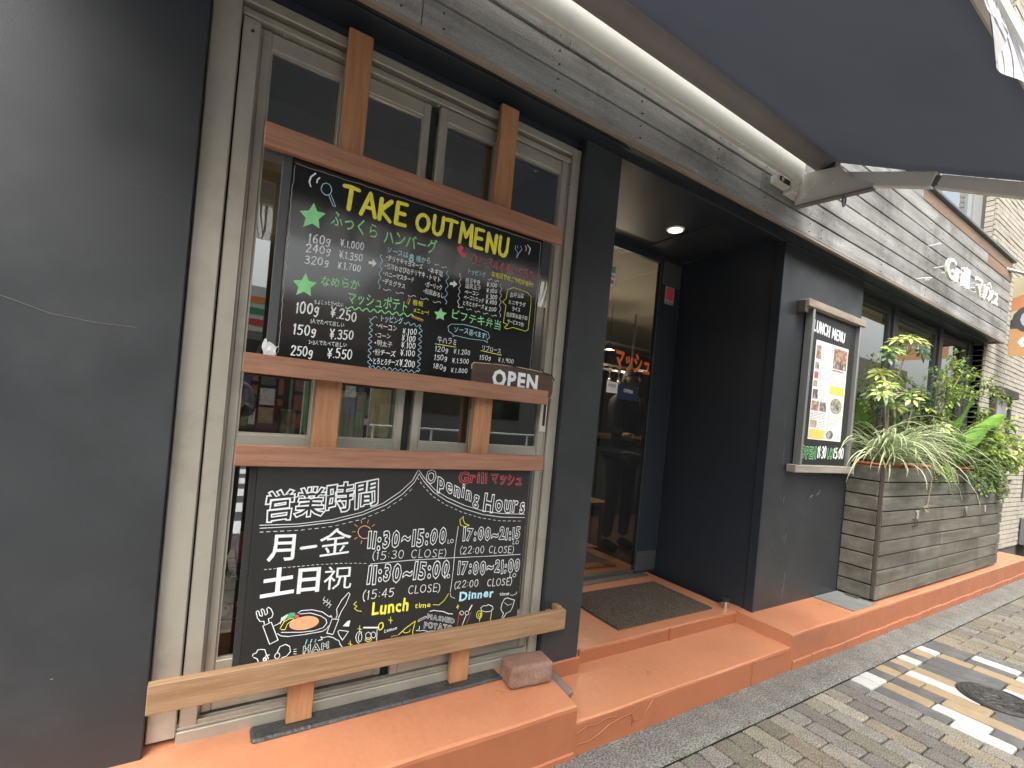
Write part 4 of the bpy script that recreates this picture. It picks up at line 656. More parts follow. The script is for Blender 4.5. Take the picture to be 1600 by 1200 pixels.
BD2=[('W',9,0,0,[(0.278,0.895),(0.326,0.899)]),('W',2,0,0,[(0.143,0.982),(0.262,0.981),(0.371,0.991),(0.473,1.014),(0.552,1.046),(0.613,1.088),(0.661,1.134),(0.68,1.174)]),('W',2,0,0,[(0.144,0.972),(0.263,0.973),(0.378,0.982),(0.48,1.005),(0.564,1.039),(0.625,1.08),(0.669,1.126),(0.685,1.16)]),('W',2,0,0,[(0.683,1.174),(0.71,1.142),(0.757,1.097),(0.817,1.063),(0.896,1.03),(0.986,1.004),(1.08,0.989),(1.205,0.981)]),('W',2,0,0,[(0.685,1.16),(0.707,1.131),(0.754,1.086),(0.814,1.05),(0.897,1.015),(0.988,0.988),(1.082,0.973),(1.207,0.966)]),('W',1.6,0,0,[(0.145,0.959),(0.155,0.959)]),('W',1.6,0,0,[(0.165,0.959),(0.176,0.959)]),('W',1.6,0,0,[(0.186,0.959),(0.197,0.959)]),('W',1.6,0,0,[(0.207,0.959),(0.218,0.959)]),('W',1.6,0,0,[(0.229,0.959),(0.24,0.959)]),('W',1.6,0,0,[(0.251,0.959),(0.262,0.959)]),('W',1.6,0,0,[(0.272,0.959),(0.283,0.96)]),('W',1.6,0,0,[(0.295,0.961),(0.306,0.962)]),('W',1.6,0,0,[(0.317,0.962),(0.328,0.963)]),('W',1.6,0,0,[(0.34,0.964),(0.351,0.965)]),('W',1.6,0,0,[(0.363,0.966),(0.374,0.967)]),('W',1.6,0,0,[(0.386,0.969),(0.397,0.971)]),('W',1.6,0,0,[(0.409,0.974),(0.42,0.976)]),('W',1.6,0,0,[(0.432,0.979),(0.444,0.981)]),('W',1.6,0,0,[(0.456,0.984),(0.467,0.986)]),('W',1.6,0,0,[(0.479,0.989),(0.491,0.993)]),('W',1.6,0,0,[(0.502,0.998),(0.514,1.002)]),('W',1.6,0,0,[(0.525,1.007),(0.537,1.012)]),('W',1.6,0,0,[(0.548,1.017),(0.56,1.021)]),('W',1.6,0,0,[(0.571,1.027),(0.582,1.035)]),('W',1.6,0,0,[(0.592,1.042),(0.603,1.049)]),('W',1.6,0,0,[(0.614,1.056),(0.624,1.063)]),('W',1.6,0,0,[(0.634,1.072),(0.643,1.081)]),('W',1.6,0,0,[(0.652,1.091),(0.661,1.1)]),('W',1.6,0,0,[(0.68,1.145),(0.686,1.137)]),('W',1.6,0,0,[(0.693,1.128),(0.699,1.12)]),('W',1.6,0,0,[(0.706,1.112),(0.714,1.105)]),('W',1.6,0,0,[(0.722,1.097),(0.73,1.09)]),('W',1.6,0,0,[(0.738,1.082),(0.746,1.075)]),('W',1.6,0,0,[(0.754,1.068),(0.764,1.063)]),('W',1.6,0,0,[(0.773,1.057),(0.783,1.051)]),('W',1.6,0,0,[(0.793,1.045),(0.802,1.039)]),('W',1.6,0,0,[(0.812,1.034),(0.823,1.029)]),('W',1.6,0,0,[(0.834,1.025),(0.844,1.02)]),('W',1.6,0,0,[(0.855,1.015),(0.866,1.011)]),('W',1.6,0,0,[(0.877,1.006),(0.888,1.001)]),('W',1.6,0,0,[(0.899,0.998),(0.911,0.994)]),('W',1.6,0,0,[(0.922,0.991),(0.934,0.987)]),('W',1.6,0,0,[(0.946,0.984),(0.957,0.98)]),('W',1.6,0,0,[(0.969,0.977),(0.981,0.973)]),('W',1.6,0,0,[(0.993,0.971),(1.006,0.969)]),('W',1.6,0,0,[(1.018,0.967),(1.031,0.965)]),('W',1.6,0,0,[(1.043,0.962),(1.056,0.96)]),('W',1.6,0,0,[(1.069,0.958),(1.081,0.957)]),('W',1.6,0,0,[(1.094,0.956),(1.107,0.955)]),('W',1.6,0,0,[(1.12,0.954),(1.134,0.954)]),('W',1.6,0,0,[(1.147,0.953),(1.16,0.952)]),('W',1.6,0,0,[(1.174,0.951),(1.187,0.951)]),('W',1.4,0,0,[(0.169,0.831),(0.176,0.831)]),('W',1.4,0,0,[(0.183,0.831),(0.19,0.831)]),('W',1.4,0,0,[(0.197,0.831),(0.205,0.832)]),('W',1.4,0,0,[(0.212,0.832),(0.219,0.832)]),('W',1.4,0,0,[(0.227,0.832),(0.234,0.832)]),('W',1.4,0,0,[(0.241,0.832),(0.249,0.832)]),('W',1.4,0,0,[(0.256,0.832),(0.264,0.832)]),('W',1.4,0,0,[(0.271,0.832),(0.279,0.832)]),('W',1.4,0,0,[(0.286,0.832),(0.294,0.832)]),('W',1.4,0,0,[(0.302,0.832),(0.309,0.832)]),('W',1.4,0,0,[(0.317,0.832),(0.325,0.833)]),('W',1.4,0,0,[(0.333,0.833),(0.341,0.832)]),('W',1.4,0,0,[(0.349,0.832),(0.357,0.832)]),('W',1.4,0,0,[(0.365,0.831),(0.373,0.831)]),('W',1.4,0,0,[(0.381,0.831),(0.389,0.83)]),('W',1.4,0,0,[(0.397,0.83),(0.406,0.83)]),('W',1.4,0,0,[(0.414,0.83),(0.422,0.829)]),('W',1.4,0,0,[(0.431,0.829),(0.439,0.828)]),('W',1.4,0,0,[(0.448,0.827),(0.456,0.826)]),('W',1.4,0,0,[(0.465,0.826),(0.473,0.825)]),('W',1.4,0,0,[(0.482,0.824),(0.491,0.823)]),('W',1.4,0,0,[(0.5,0.822),(0.509,0.821)]),('W',2,0,0,[(0.525,0.817),(0.676,0.818),(0.871,0.812),(1.044,0.804),(1.202,0.799)]),('W',1.8,0,0,[(0.878,0.942),(0.872,0.85),(0.873,0.758),(0.869,0.67)]),('O',2.4,0,0,[(0.507,0.918),(0.502,0.916),(0.496,0.916),(0.491,0.916),(0.485,0.918),(0.48,0.922),(0.475,0.926),(0.472,0.93),(0.47,0.936),(0.468,0.941),(0.469,0.947),(0.47,0.952),(0.473,0.956),(0.477,0.959),(0.482,0.962),(0.488,0.963),(0.493,0.963),(0.499,0.961),(0.505,0.958),(0.509,0.955),(0.513,0.95)]),('O',1.8,0,0,[(0.527,0.939),(0.54,0.938)]),('O',1.8,0,0,[(0.485,0.908),(0.483,0.897)]),('O',1.8,0,0,[(0.467,0.922),(0.458,0.915)]),('O',1.8,0,0,[(0.459,0.943),(0.447,0.943)]),('O',1.8,0,0,[(0.464,0.962),(0.453,0.97)]),('O',1.8,0,0,[(0.479,0.974),(0.475,0.986)]),('O',1.8,0,0,[(0.5,0.973),(0.503,0.985)]),('O',1.8,0,0,[(0.519,0.96),(0.528,0.967)]),('Y',1.8,0,0,[(0.897,0.982),(0.883,0.969),(0.887,0.948),(0.909,0.939),(0.929,0.944),(0.908,0.952),(0.898,0.968),(0.897,0.982)]),('Y',1.8,0,0,[(0.486,0.68),(0.477,0.671),(0.49,0.662),(0.481,0.656),(0.491,0.646),(0.508,0.641)]),('Y',2,0,0,[(0.797,0.626),(0.822,0.621),(0.843,0.635),(0.856,0.653),(0.861,0.663)]),('W',1.6,0,0,[(0.869,0.665),(0.873,0.649),(0.893,0.639)]),('W',1.6,0,0,[(1.168,0.619),(1.183,0.615),(1.202,0.621),(1.201,0.629)]),('W',2.2,0,0,[(0.184,0.644),(0.182,0.655),(0.171,0.655),(0.161,0.67),(0.156,0.69),(0.16,0.694),(0.164,0.69),(0.168,0.676),(0.175,0.673),(0.176,0.678),(0.17,0.696),(0.174,0.698),(0.179,0.693),(0.184,0.676),(0.188,0.677),(0.191,0.682),(0.187,0.696),(0.192,0.701),(0.201,0.693),(0.208,0.676),(0.205,0.664),(0.195,0.661),(0.198,0.648)]),('W',2.2,1,0,[(0.18,0.639),(0.205,0.648),(0.231,0.582),(0.206,0.572)]),('W',2.2,0,0,[(0.417,0.628),(0.421,0.638),(0.417,0.662),(0.432,0.693),(0.454,0.718),(0.46,0.712),(0.449,0.677),(0.435,0.652),(0.426,0.628)]),('W',2.2,1,0,[(0.404,0.628),(0.428,0.623),(0.412,0.57),(0.39,0.579)]),('W',2.2,0,0,[(0.287,0.667),(0.297,0.674),(0.333,0.672),(0.368,0.659),(0.388,0.642),(0.398,0.636)]),('W',2.2,0,0,[(0.293,0.663),(0.328,0.661),(0.363,0.646),(0.383,0.63),(0.387,0.616),(0.376,0.601),(0.346,0.595),(0.303,0.597),(0.239,0.607)]),('W',2.2,0,0,[(0.215,0.634),(0.224,0.637),(0.232,0.642)]),('W',2.2,0,0,[(0.227,0.605),(0.239,0.595),(0.262,0.589),(0.316,0.587),(0.374,0.588),(0.389,0.596),(0.394,0.605)]),('W',2.2,0,0,[(0.395,0.638),(0.399,0.641),(0.403,0.634)]),('O',1,1,1,[(0.359,0.63),(0.359,0.622),(0.353,0.615),(0.344,0.61),(0.331,0.606),(0.316,0.604),(0.301,0.605),(0.286,0.608),(0.274,0.613),(0.266,0.619),(0.262,0.627),(0.263,0.634),(0.268,0.641),(0.277,0.647),(0.29,0.65),(0.304,0.652),(0.32,0.652),(0.334,0.649),(0.346,0.644),(0.355,0.637),(0.359,0.63)]),('E',1,1,1,[(0.25,0.657),(0.253,0.668),(0.264,0.672),(0.279,0.669),(0.277,0.659),(0.263,0.653),(0.251,0.653)]),('R',1,1,1,[(0.292,0.654),(0.292,0.652),(0.291,0.65),(0.289,0.648),(0.287,0.648),(0.285,0.648),(0.282,0.648),(0.28,0.65),(0.278,0.652),(0.277,0.654),(0.276,0.656),(0.276,0.658),(0.277,0.66),(0.279,0.661),(0.281,0.662),(0.283,0.662),(0.286,0.661),(0.288,0.66),(0.29,0.658),(0.291,0.656),(0.292,0.654)]),('Y',2,0,0,[(0.234,0.621),(0.244,0.642),(0.26,0.651),(0.275,0.652)]),('Y',2,0,0,[(0.238,0.617),(0.25,0.615),(0.256,0.634),(0.275,0.647)]),('W',1.8,0,0,[(0.233,0.637),(0.236,0.659),(0.245,0.645)]),('W',1.8,0,0,[(0.236,0.643),(0.24,0.661),(0.247,0.649)]),('W',1.8,0,0,[(0.239,0.648),(0.244,0.663),(0.249,0.653)]),('W',1.8,0,0,[(0.242,0.653),(0.248,0.665),(0.251,0.657)]),('W',1.8,0,0,[(0.245,0.658),(0.252,0.667),(0.253,0.662)]),('W',1.8,0,0,[(0.371,0.713),(0.367,0.702),(0.376,0.698),(0.369,0.689)]),('W',1.8,0,0,[(0.383,0.703),(0.379,0.692),(0.387,0.689),(0.38,0.679)]),('W',1.8,0,0,[(0.392,0.696),(0.388,0.685),(0.396,0.682),(0.389,0.671)]),('W',1,1,1,[(0.444,0.595),(0.459,0.611),(0.47,0.613),(0.467,0.59)]),('W',2.2,1,0,[(0.429,0.579),(0.434,0.582),(0.467,0.572),(0.448,0.543),(0.433,0.566)]),('W',2.2,0,0,[(0.364,0.557),(0.377,0.558),(0.37,0.569),(0.379,0.564),(0.395,0.566),(0.415,0.558),(0.425,0.549),(0.435,0.544),(0.441,0.529),(0.449,0.518)]),('W',2.2,0,0,[(0.157,0.541),(0.159,0.548),(0.168,0.55),(0.172,0.56),(0.183,0.559),(0.193,0.556),(0.197,0.543),(0.202,0.532),(0.207,0.522)]),('W',2.2,0,0,[(0.161,0.536),(0.172,0.529),(0.176,0.519)]),('W',2.2,0,0,[(0.196,0.533),(0.208,0.536)]),('W',2.2,0,0,[(0.248,0.518),(0.262,0.52),(0.274,0.534),(0.27,0.553),(0.256,0.563),(0.239,0.558),(0.232,0.539)]),('W',2,0,0,[(0.24,0.522),(0.238,0.52),(0.236,0.519),(0.234,0.518),(0.231,0.518),(0.229,0.52),(0.227,0.522),(0.226,0.524),(0.225,0.527),(0.226,0.53),(0.226,0.533),(0.228,0.535),(0.23,0.537),(0.232,0.537),(0.235,0.537),(0.237,0.536),(0.239,0.534),(0.24,0.531),(0.241,0.528),(0.241,0.525),(0.24,0.522)]),('W',3,0,0,[(0.2,0.522),(0.2,0.52),(0.199,0.519),(0.198,0.518),(0.197,0.517),(0.196,0.517),(0.194,0.518),(0.193,0.519),(0.192,0.52),(0.191,0.522),(0.191,0.523),(0.191,0.525),(0.192,0.526),(0.192,0.527),(0.194,0.528),(0.195,0.528),(0.196,0.527),(0.198,0.526),(0.199,0.525),(0.2,0.523),(0.2,0.522)]),('C',2,0,0,[(0.325,0.567),(0.321,0.551)]),('C',2,0,0,[(0.341,0.565),(0.337,0.552)]),('C',2,0,0,[(0.355,0.563),(0.352,0.552)]),('W',1.6,0,0,[(0.284,0.539),(0.292,0.54)]),('W',1.6,0,0,[(0.284,0.532),(0.293,0.531)]),('W',1.6,0,0,[(0.285,0.524),(0.294,0.522)]),('Y',1.8,0,0,[(0.506,0.587),(0.508,0.574),(0.508,0.562)]),('Y',1.8,0,0,[(0.499,0.577),(0.515,0.572)]),('Y',1.8,0,0,[(0.623,0.602),(0.625,0.589),(0.625,0.576)]),('Y',1.8,0,0,[(0.616,0.592),(0.632,0.587)]),('Y',1.8,0,0,[(0.476,0.535),(0.478,0.523),(0.478,0.511)]),('Y',1.8,0,0,[(0.47,0.526),(0.485,0.52)]),('W',2,0,0,[(0.518,0.541),(0.518,0.536),(0.517,0.531),(0.515,0.528),(0.514,0.526),(0.512,0.526),(0.51,0.527),(0.508,0.53),(0.507,0.534),(0.506,0.539),(0.505,0.544),(0.506,0.549),(0.507,0.554),(0.508,0.557),(0.51,0.559),(0.512,0.559),(0.514,0.558),(0.515,0.555),(0.517,0.551),(0.518,0.546),(0.518,0.541)]),('W',2,0,0,[(0.51,0.521),(0.507,0.522),(0.505,0.524),(0.503,0.526),(0.501,0.529),(0.499,0.533),(0.498,0.536),(0.497,0.54),(0.496,0.544),(0.496,0.548),(0.497,0.552),(0.497,0.555),(0.499,0.558),(0.5,0.561),(0.502,0.563),(0.505,0.564),(0.507,0.564),(0.509,0.564),(0.512,0.563),(0.514,0.562),(0.517,0.56)]),('W',4,0,0,[(0.522,0.577),(0.579,0.568)]),('W',2,0,0,[(0.574,0.562),(0.576,0.519)]),('Y',3,0,0,[(0.596,0.567),(0.594,0.564),(0.592,0.561),(0.589,0.559),(0.586,0.558),(0.583,0.559),(0.581,0.561),(0.579,0.564),(0.578,0.568),(0.578,0.572),(0.579,0.576),(0.58,0.58),(0.582,0.583),(0.585,0.585),(0.588,0.585),(0.591,0.585),(0.593,0.583),(0.595,0.58),(0.596,0.576),(0.596,0.572),(0.596,0.567)]),('W',2,1,0,[(0.553,0.54),(0.553,0.536),(0.552,0.532),(0.55,0.53),(0.547,0.528),(0.544,0.528),(0.54,0.529),(0.537,0.532),(0.535,0.535),(0.533,0.54),(0.532,0.544),(0.532,0.548),(0.533,0.552),(0.535,0.555),(0.538,0.556),(0.541,0.557),(0.545,0.555),(0.548,0.553),(0.55,0.549),(0.552,0.545),(0.553,0.54)]),('W',2,1,0,[(0.571,0.541),(0.57,0.537),(0.569,0.535),(0.568,0.532),(0.565,0.531),(0.563,0.531),(0.56,0.532),(0.557,0.534),(0.555,0.537),(0.553,0.54),(0.553,0.544),(0.553,0.547),(0.554,0.55),(0.556,0.553),(0.558,0.554),(0.561,0.554),(0.563,0.553),(0.566,0.551),(0.568,0.548),(0.57,0.545),(0.571,0.541)]),('Y',2,0,0,[(0.556,0.526),(0.556,0.524),(0.554,0.522),(0.552,0.521),(0.548,0.521),(0.544,0.521),(0.541,0.522),(0.537,0.524),(0.534,0.526),(0.532,0.528),(0.532,0.53),(0.532,0.532),(0.533,0.534),(0.536,0.535),(0.539,0.536),(0.543,0.535),(0.547,0.534),(0.551,0.533),(0.553,0.53),(0.555,0.528),(0.556,0.526)]),('Y',2.2,0,0,[(0.661,0.526),(0.687,0.547),(0.726,0.57),(0.719,0.527),(0.721,0.517)]),('Y',1.8,0,0,[(0.707,0.538),(0.707,0.537),(0.707,0.535),(0.707,0.534),(0.706,0.533),(0.705,0.532),(0.703,0.531),(0.701,0.53),(0.699,0.53),(0.697,0.529),(0.695,0.529),(0.692,0.529),(0.69,0.529),(0.688,0.53),(0.686,0.53),(0.684,0.531),(0.682,0.532),(0.681,0.533),(0.68,0.534),(0.68,0.535),(0.679,0.537)]),('W',1.8,0,0,[(0.738,0.566),(0.74,0.573),(0.77,0.583),(0.773,0.577),(0.738,0.565)]),('W',2.6,0,0,[(0.786,0.6),(0.802,0.602),(0.819,0.597),(0.844,0.591),(0.87,0.578),(0.889,0.574)]),('W',2,0,0,[(0.734,0.53),(0.746,0.531),(0.746,0.546)]),('W',2,0,0,[(0.746,0.526),(0.762,0.527),(0.786,0.518),(0.812,0.517)]),('R',1.8,0,0,[(0.92,0.578),(0.916,0.521)]),('R',1.8,0,0,[(0.976,0.568),(0.959,0.522)]),('W',4,0,0,[(0.977,0.598),(0.966,0.579)]),('W',2.4,0,0,[(0.953,0.558),(0.939,0.519)]),('W',2,0,0,[(0.941,0.571),(0.94,0.568),(0.939,0.566),(0.938,0.564),(0.935,0.563),(0.933,0.563),(0.93,0.564),(0.927,0.566),(0.925,0.568),(0.924,0.57),(0.923,0.573),(0.923,0.576),(0.924,0.578),(0.926,0.58),(0.928,0.581),(0.931,0.581),(0.934,0.58),(0.936,0.578),(0.938,0.576),(0.94,0.573),(0.941,0.571)]),('W',2,0,0,[(0.965,0.567),(0.965,0.564),(0.964,0.562),(0.962,0.56),(0.96,0.56),(0.957,0.56),(0.954,0.56),(0.952,0.562),(0.949,0.564),(0.948,0.567),(0.947,0.57),(0.947,0.572),(0.948,0.575),(0.95,0.576),(0.953,0.577),(0.955,0.577),(0.958,0.576),(0.961,0.575),(0.963,0.572),(0.964,0.57),(0.965,0.567)]),('Y',2,0,0,[(0.909,0.611),(0.911,0.592)]),('Y',2,0,0,[(0.903,0.6),(0.916,0.603)]),('W',2.2,0,0,[(1.027,0.567),(1.022,0.581),(1.036,0.589),(1.048,0.586),(1.059,0.59),(1.081,0.579),(1.085,0.566),(1.07,0.558),(1.046,0.56),(1.028,0.568)]),('Y',2.2,0,0,[(1.026,0.561),(1.021,0.522)]),('Y',2.2,0,0,[(1.079,0.559),(1.076,0.519)]),('Y',2.2,0,0,[(1.031,0.548),(1.03,0.543),(1.028,0.539),(1.024,0.536),(1.02,0.535),(1.016,0.536),(1.012,0.538),(1.008,0.541),(1.006,0.546),(1.004,0.551),(1.004,0.556),(1.005,0.561),(1.008,0.565),(1.011,0.568),(1.015,0.569),(1.019,0.568),(1.023,0.566),(1.027,0.563),(1.03,0.558),(1.031,0.553),(1.031,0.548)]),('Y',1.8,0,0,[(1.027,0.548),(1.026,0.545),(1.025,0.544),(1.023,0.542),(1.021,0.542),(1.019,0.542),(1.017,0.543),(1.016,0.545),(1.015,0.547),(1.014,0.549),(1.014,0.552),(1.014,0.554),(1.015,0.556),(1.017,0.557),(1.019,0.558),(1.021,0.557),(1.023,0.556),(1.025,0.555),(1.026,0.553),(1.027,0.55),(1.027,0.548)]),('W',2.4,0,0,[(1.135,0.545),(1.125,0.561),(1.128,0.585),(1.14,0.605),(1.154,0.607),(1.193,0.592),(1.186,0.56),(1.176,0.543),(1.157,0.539),(1.142,0.519)]),('W',2.4,0,0,[(1.135,0.545),(1.142,0.541),(1.134,0.519)]),('W',1.4,0,0,[(1.142,0.587),(1.161,0.572),(1.18,0.576)]),('O',1.8,0,0,[(0.632,0.522),(0.64,0.526),(0.657,0.522)])]
# ------------------------------------------------------------------ wall sign: raised letters "Grill マッシュ"
SGN = mat('cream_sign_letter', (.62, .61, .57), .5, var=.04)
sg = empty('wall_sign', (6, 1.55, 3.0), 'cream raised letters Grill マッシュ standing off the weathered planks', 'sign')
def solid_text(t, x0, z0, x1, z1, h, y0, y1, off, hs=None):
    gl = []
    c = bpy.data.curves.new('g', 'FONT')
    adv = []
    for ch in t:
        c2 = bpy.data.curves.new('g', 'FONT'); c2.body = ch; c2.resolution_u = 3; c2.extrude = .5; c2.offset = off
        o = bpy.data.objects.new('g', c2); COL.objects.link(o); bpy.context.view_layer.update(); me = bpy.data.meshes.new_from_object(o)
        v = [tuple(q.co) for q in me.vertices]; f = [tuple(q.vertices) for q in me.polygons]; a0 = min(q[0] for q in v); a1 = max(q[0] for q in v)
        cjk = ord(ch) > 0x2000; gl.append((ch, [(q[0] - a0 + .04, q[1], q[2]) for q in v], f, a1 - a0 + .10)); COL.objects.unlink(o)
    tot = sum(g[3] for g in gl); L_ = x1 - x0; sx = L_ / tot; u = 0
    for i, (ch, v, f, a) in enumerate(gl):
        sy = h[i] if isinstance(h, list) else h; zz = z0 + (z1 - z0) * u / tot
        m = MB().add([(x0 + (u + q[0]) * sx, (y0 + y1) / 2 - q[2] * (y1 - y0), zz + q[1] * sy) for q in v], f)
        o = m.obj('letter', SGN, sg); u += a
        MB().tube([(x0 + (u - a / 2) * sx, y1, zz + .12), (x0 + (u - a / 2) * sx, FY + .002, zz + .12)], .006, 6).obj('standoff', SGN, o)
solid_text('Grill', 5.22, 2.965, 5.84, 2.975, .26, 1.52, 1.54, .012)
solid_text('マッシュ', 6.02, 2.985, 6.72, 3.0, .225, 1.52, 1.54, .025)
hk = MB(); hk.tube([(4.98, FY, 2.90), (4.98, FY - .05, 2.90), (5.03, FY - .09, 2.905), (5.07, FY - .07, 2.90), (5.03, FY - .05, 2.895)], .006, 8)
tag(hk.obj('hook', SGN, smooth=True), 'small pale metal hook on the planks left of the raised letters', 'hook')
hk = MB(); hk.tube([(5.13, FY, 3.22), (5.13, FY - .1, 3.225)], .005, 8); tag(hk.obj('hook', SGN, smooth=True), 'thin pale peg above the first raised letter', 'hook')

# banner on a pole beyond the fascia
bn = empty('banner', (7.9, 1.4, 2.6), 'yellow and orange hanging banner with food picture at the right edge', 'banner')
X_B = 7.95
MB().tube([(7.5, 1.66, 3.60), (X_B, 1.52, 3.60), (X_B, .9, 3.66)], .018, 10).obj('pole', mat('grey_pole', (.35, .35, .33), .4, .5), bn, smooth=True)
def onb(u, v, d): return (X_B - d, 1.68 - u, v)
BY = mat('banner_yellow', (.58, .53, .33), .7, trans=.25); BO = mat('banner_orange', (.55, .32, .15), .7, trans=.25); BD = mat('banner_photo', (.06, .05, .05), .6, var=.6, vs_=12)
MB().box(X_B, X_B + .004, .98, 1.68, 3.10, 3.60).obj('cloth', BY, bn); MB().box(X_B, X_B + .004, .98, 1.68, 2.99, 3.0995).obj('cloth', BD, bn)
MB().box(X_B, X_B + .004, .98, 1.68, 2.66, 2.9895).obj('cloth', BO, bn)
p = Paint(onb); p.text('Grill', .06, 2.76, .62, 2.76, .14, 'W', 'b', .05, .2)
p.fill([(0, 3.36), (.18, 3.42), (.5, 3.5), (.7, 3.45), (.7, 3.30), (.3, 3.22), (0, 3.20)], 'O2'); p.fill([(.25 + .24 * math.cos(k * .4), 3.10 + .19 * math.sin(k * .4)) for k in range(16)], 'D'); 
p.fill([(.27 + .19 * math.cos(k * .4), 3.10 + .15 * math.sin(k * .4)) for k in range(16)], 'K2'); p.fill([(.28 + .13 * math.cos(k * .4), 3.11 + .10 * math.sin(k * .4)) for k in range(16)], 'B2')
PRINT['O2'] = mat('print_brown_orange', (.45, .2, .09), .6); PRINT['K2'] = mat('print_plate', (.35, .38, .42), .5); PRINT['B2'] = mat('print_meat', (.16, .09, .06), .6, var=.4, vs_=30)
p.done(bn, 'print', PRINT)

# ------------------------------------------------------------------ awning
AW = empty('awning', (1, 1.5, 3.0), 'open retractable awning with blue-grey fabric, pale arm and white striped valance', 'awning')
PALE = mat('cream_awning_metal', (.66, .66, .60), .45, .1, var=.05, vs_=4, dirt=((.35, .35, .3), 4, .4))
FAB = mat('blue_grey_fabric', (.158, .170, .194), .9, var=.05, vs_=2, bump=.12, bs=400, trans=.62)
ROLL = mat('brown_grey_roll_fabric', (.24, .22, .215), .85, var=.08, vs_=3, bump=.1, bs=300)
XE, XS = 3.02, -.75
box('cassette_bar', XS, 2.93, 1.565, 1.60, 2.998, 3.140, PALE, AW, .006)
MB().tube([(XS, 1.475, 3.115), (XE, 1.475, 3.115)], .062, 24).obj('roller', ROLL, AW, smooth=True)
MB().tube([(XE + .001, 1.475, 3.115), (XE + .006, 1.475, 3.115)], .066, 24).obj('end_cap', PALE, AW)
FZ = lambda y: 3.102 - .512 * (1.41 - y)
fb = MB(); n, mj = 30, 10
for s_, nm in ((0, 'fabric'),):
    v = []; f = []
    for i in range(n + 1):
        for j in range(mj + 1):
            x = XS + (XE - XS) * i / n; t = j / mj; y = 1.46 - t * 1.01; v.append((x, y, FZ(y) - .006 * math.sin(math.pi * t)))
    f = [(i * (mj + 1) + j, (i + 1) * (mj + 1) + j, (i + 1) * (mj + 1) + j + 1, i * (mj + 1) + j + 1) for i in range(n) for j in range(mj)]
    fb.add(v, f)
o = fb.obj('fabric', FAB, AW, smooth=True)
so_ = o.modifiers.new('Solidify', 'SOLIDIFY'); so_.thickness = .002; so_.offset = 1
for xx in ():          # welded seams run down the slope
    v = []
    for j in range(mj + 1):
        t = j / mj; y = 1.455 - t * 1.0; z = FZ(y) - .006 * math.sin(math.pi * t) - .0012; v += [(xx, y, z), (xx + .007, y, z)]
    MB().add(v, [(2 * j, 2 * j + 1, 2 * j + 3, 2 * j + 2) for j in range(mj)]).obj('seam', FAB, AW)
box('front_bar', XS, XE + .02, .405, .449, 2.575, 2.625, PALE, AW, .008)
VAL = mat('white_valance', (.75, .75, .75), .7, trans=.45); VALG = mat('grey_valance_stripe', (.22, .22, .235), .7, trans=.35)
vb, vg = MB(), MB(); n = 300
def vy(x, t): return .412 + .018 * math.sin(x * 13) * t + .01 * math.sin(x * 29 + 1) * t - .05 * t
v = [(XS + (XE - XS) * i / n, vy(XS + (XE - XS) * i / n, t), 2.578 - .20 * t) for i in range(n + 1) for t in (0, .5, 1)]
vb.add(v, [(3 * i + j, 3 * i + 3 + j, 3 * i + 4 + j, 3 * i + 1 + j) for i in range(n) for j in (0, 1)])
vo = vb.obj('valance', VAL, AW, smooth=True)
x = XS + .02
while x < XE - .05:
    w_ = random.uniform(.008, .022); sh = random.uniform(-.02, .02); pts = []
    for k in range(7):
        t = k / 6; ww = w_ * (1 - .8 * t if random.random() < .9 else 1); xx = x + sh * t + .006 * math.sin(t * 5 + x * 30)
        pts.append(((xx - ww / 2, vy(xx, t) - .0015, 2.576 - .198 * t), (xx + ww / 2, vy(xx, t) - .0015, 2.576 - .198 * t), (xx - ww / 2, vy(xx, t) + .0015, 2.576 - .198 * t), (xx + ww / 2, vy(xx, t) + .0015, 2.576 - .198 * t)))
    for s_ in (0, 2):
        for a, b_ in zip(pts[:-1], pts[1:]): vg.quad(a[s_], a[s_ + 1], b_[s_ + 1], b_[s_])
    x += random.uniform(.022, .05)
vg.obj('stripe', VALG, vo)
# arm: shoulder, two profiles, elbow
def bar(p0, p1, w_, h_, b=.006):
    d = (Vector(p1) - Vector(p0)); L_ = d.length; d.normalize(); s = d.cross(Vector((0, 0, 1))).normalized(); u = s.cross(d)
    bm = bmesh.new(); bmesh.ops.create_cube(bm, size=1)
    for q in bm.verts: q.co = Vector((q.co.x * L_, q.co.y * w_, q.co.z * h_))
    bmesh.ops.bevel(bm, geom=list(bm.edges), offset=b, segments=2, profile=.5, affect='EDGES'); c = (Vector(p0) + Vector(p1)) / 2
    bm.verts.index_update(); m = MB().add([c + d * q.co.x + s * q.co.y + u * q.co.z for q in bm.verts], [[q.index for q in f.verts] for f in bm.faces]); bm.free(); return m
A0, A1, A2 = (2.97, 1.43, 2.99), (2.97, .94, 2.80), (2.97, .44, 2.54)
ARM = mat('white_arm_profile', (.80, .80, .76), .4, var=.04)
bar(A0, A1, .05, .075).obj('arm', ARM, AW); bar((2.972, .925, 2.787), A2, .044, .064).obj('arm', ARM, AW)
MB().tube([(2.95, .932, 2.79), (2.99, .932, 2.79)], .026, 14).obj('elbow', mat('dark_elbow', (.16, .17, .17), .5), AW)
MB().tube([(2.965, 1.452, 3.09), (2.965, 1.452, 2.97)], .034, 14).obj('shoulder', mat('dark_shoulder', (.02, .03, .045), .5), AW)
bk_ = MB().box(2.84, 3.06, 1.585, 1.648, 2.93, 3.10, b=.008).box(2.70, 2.84, 1.60, 1.648, 2.955, 3.0, b=.005)
prof = [(1.60, 2.865), (1.19, 2.832), (1.19, 2.86), (1.30, 2.93), (1.36, 3.02), (1.60, 3.06)]
np_ = len(prof)
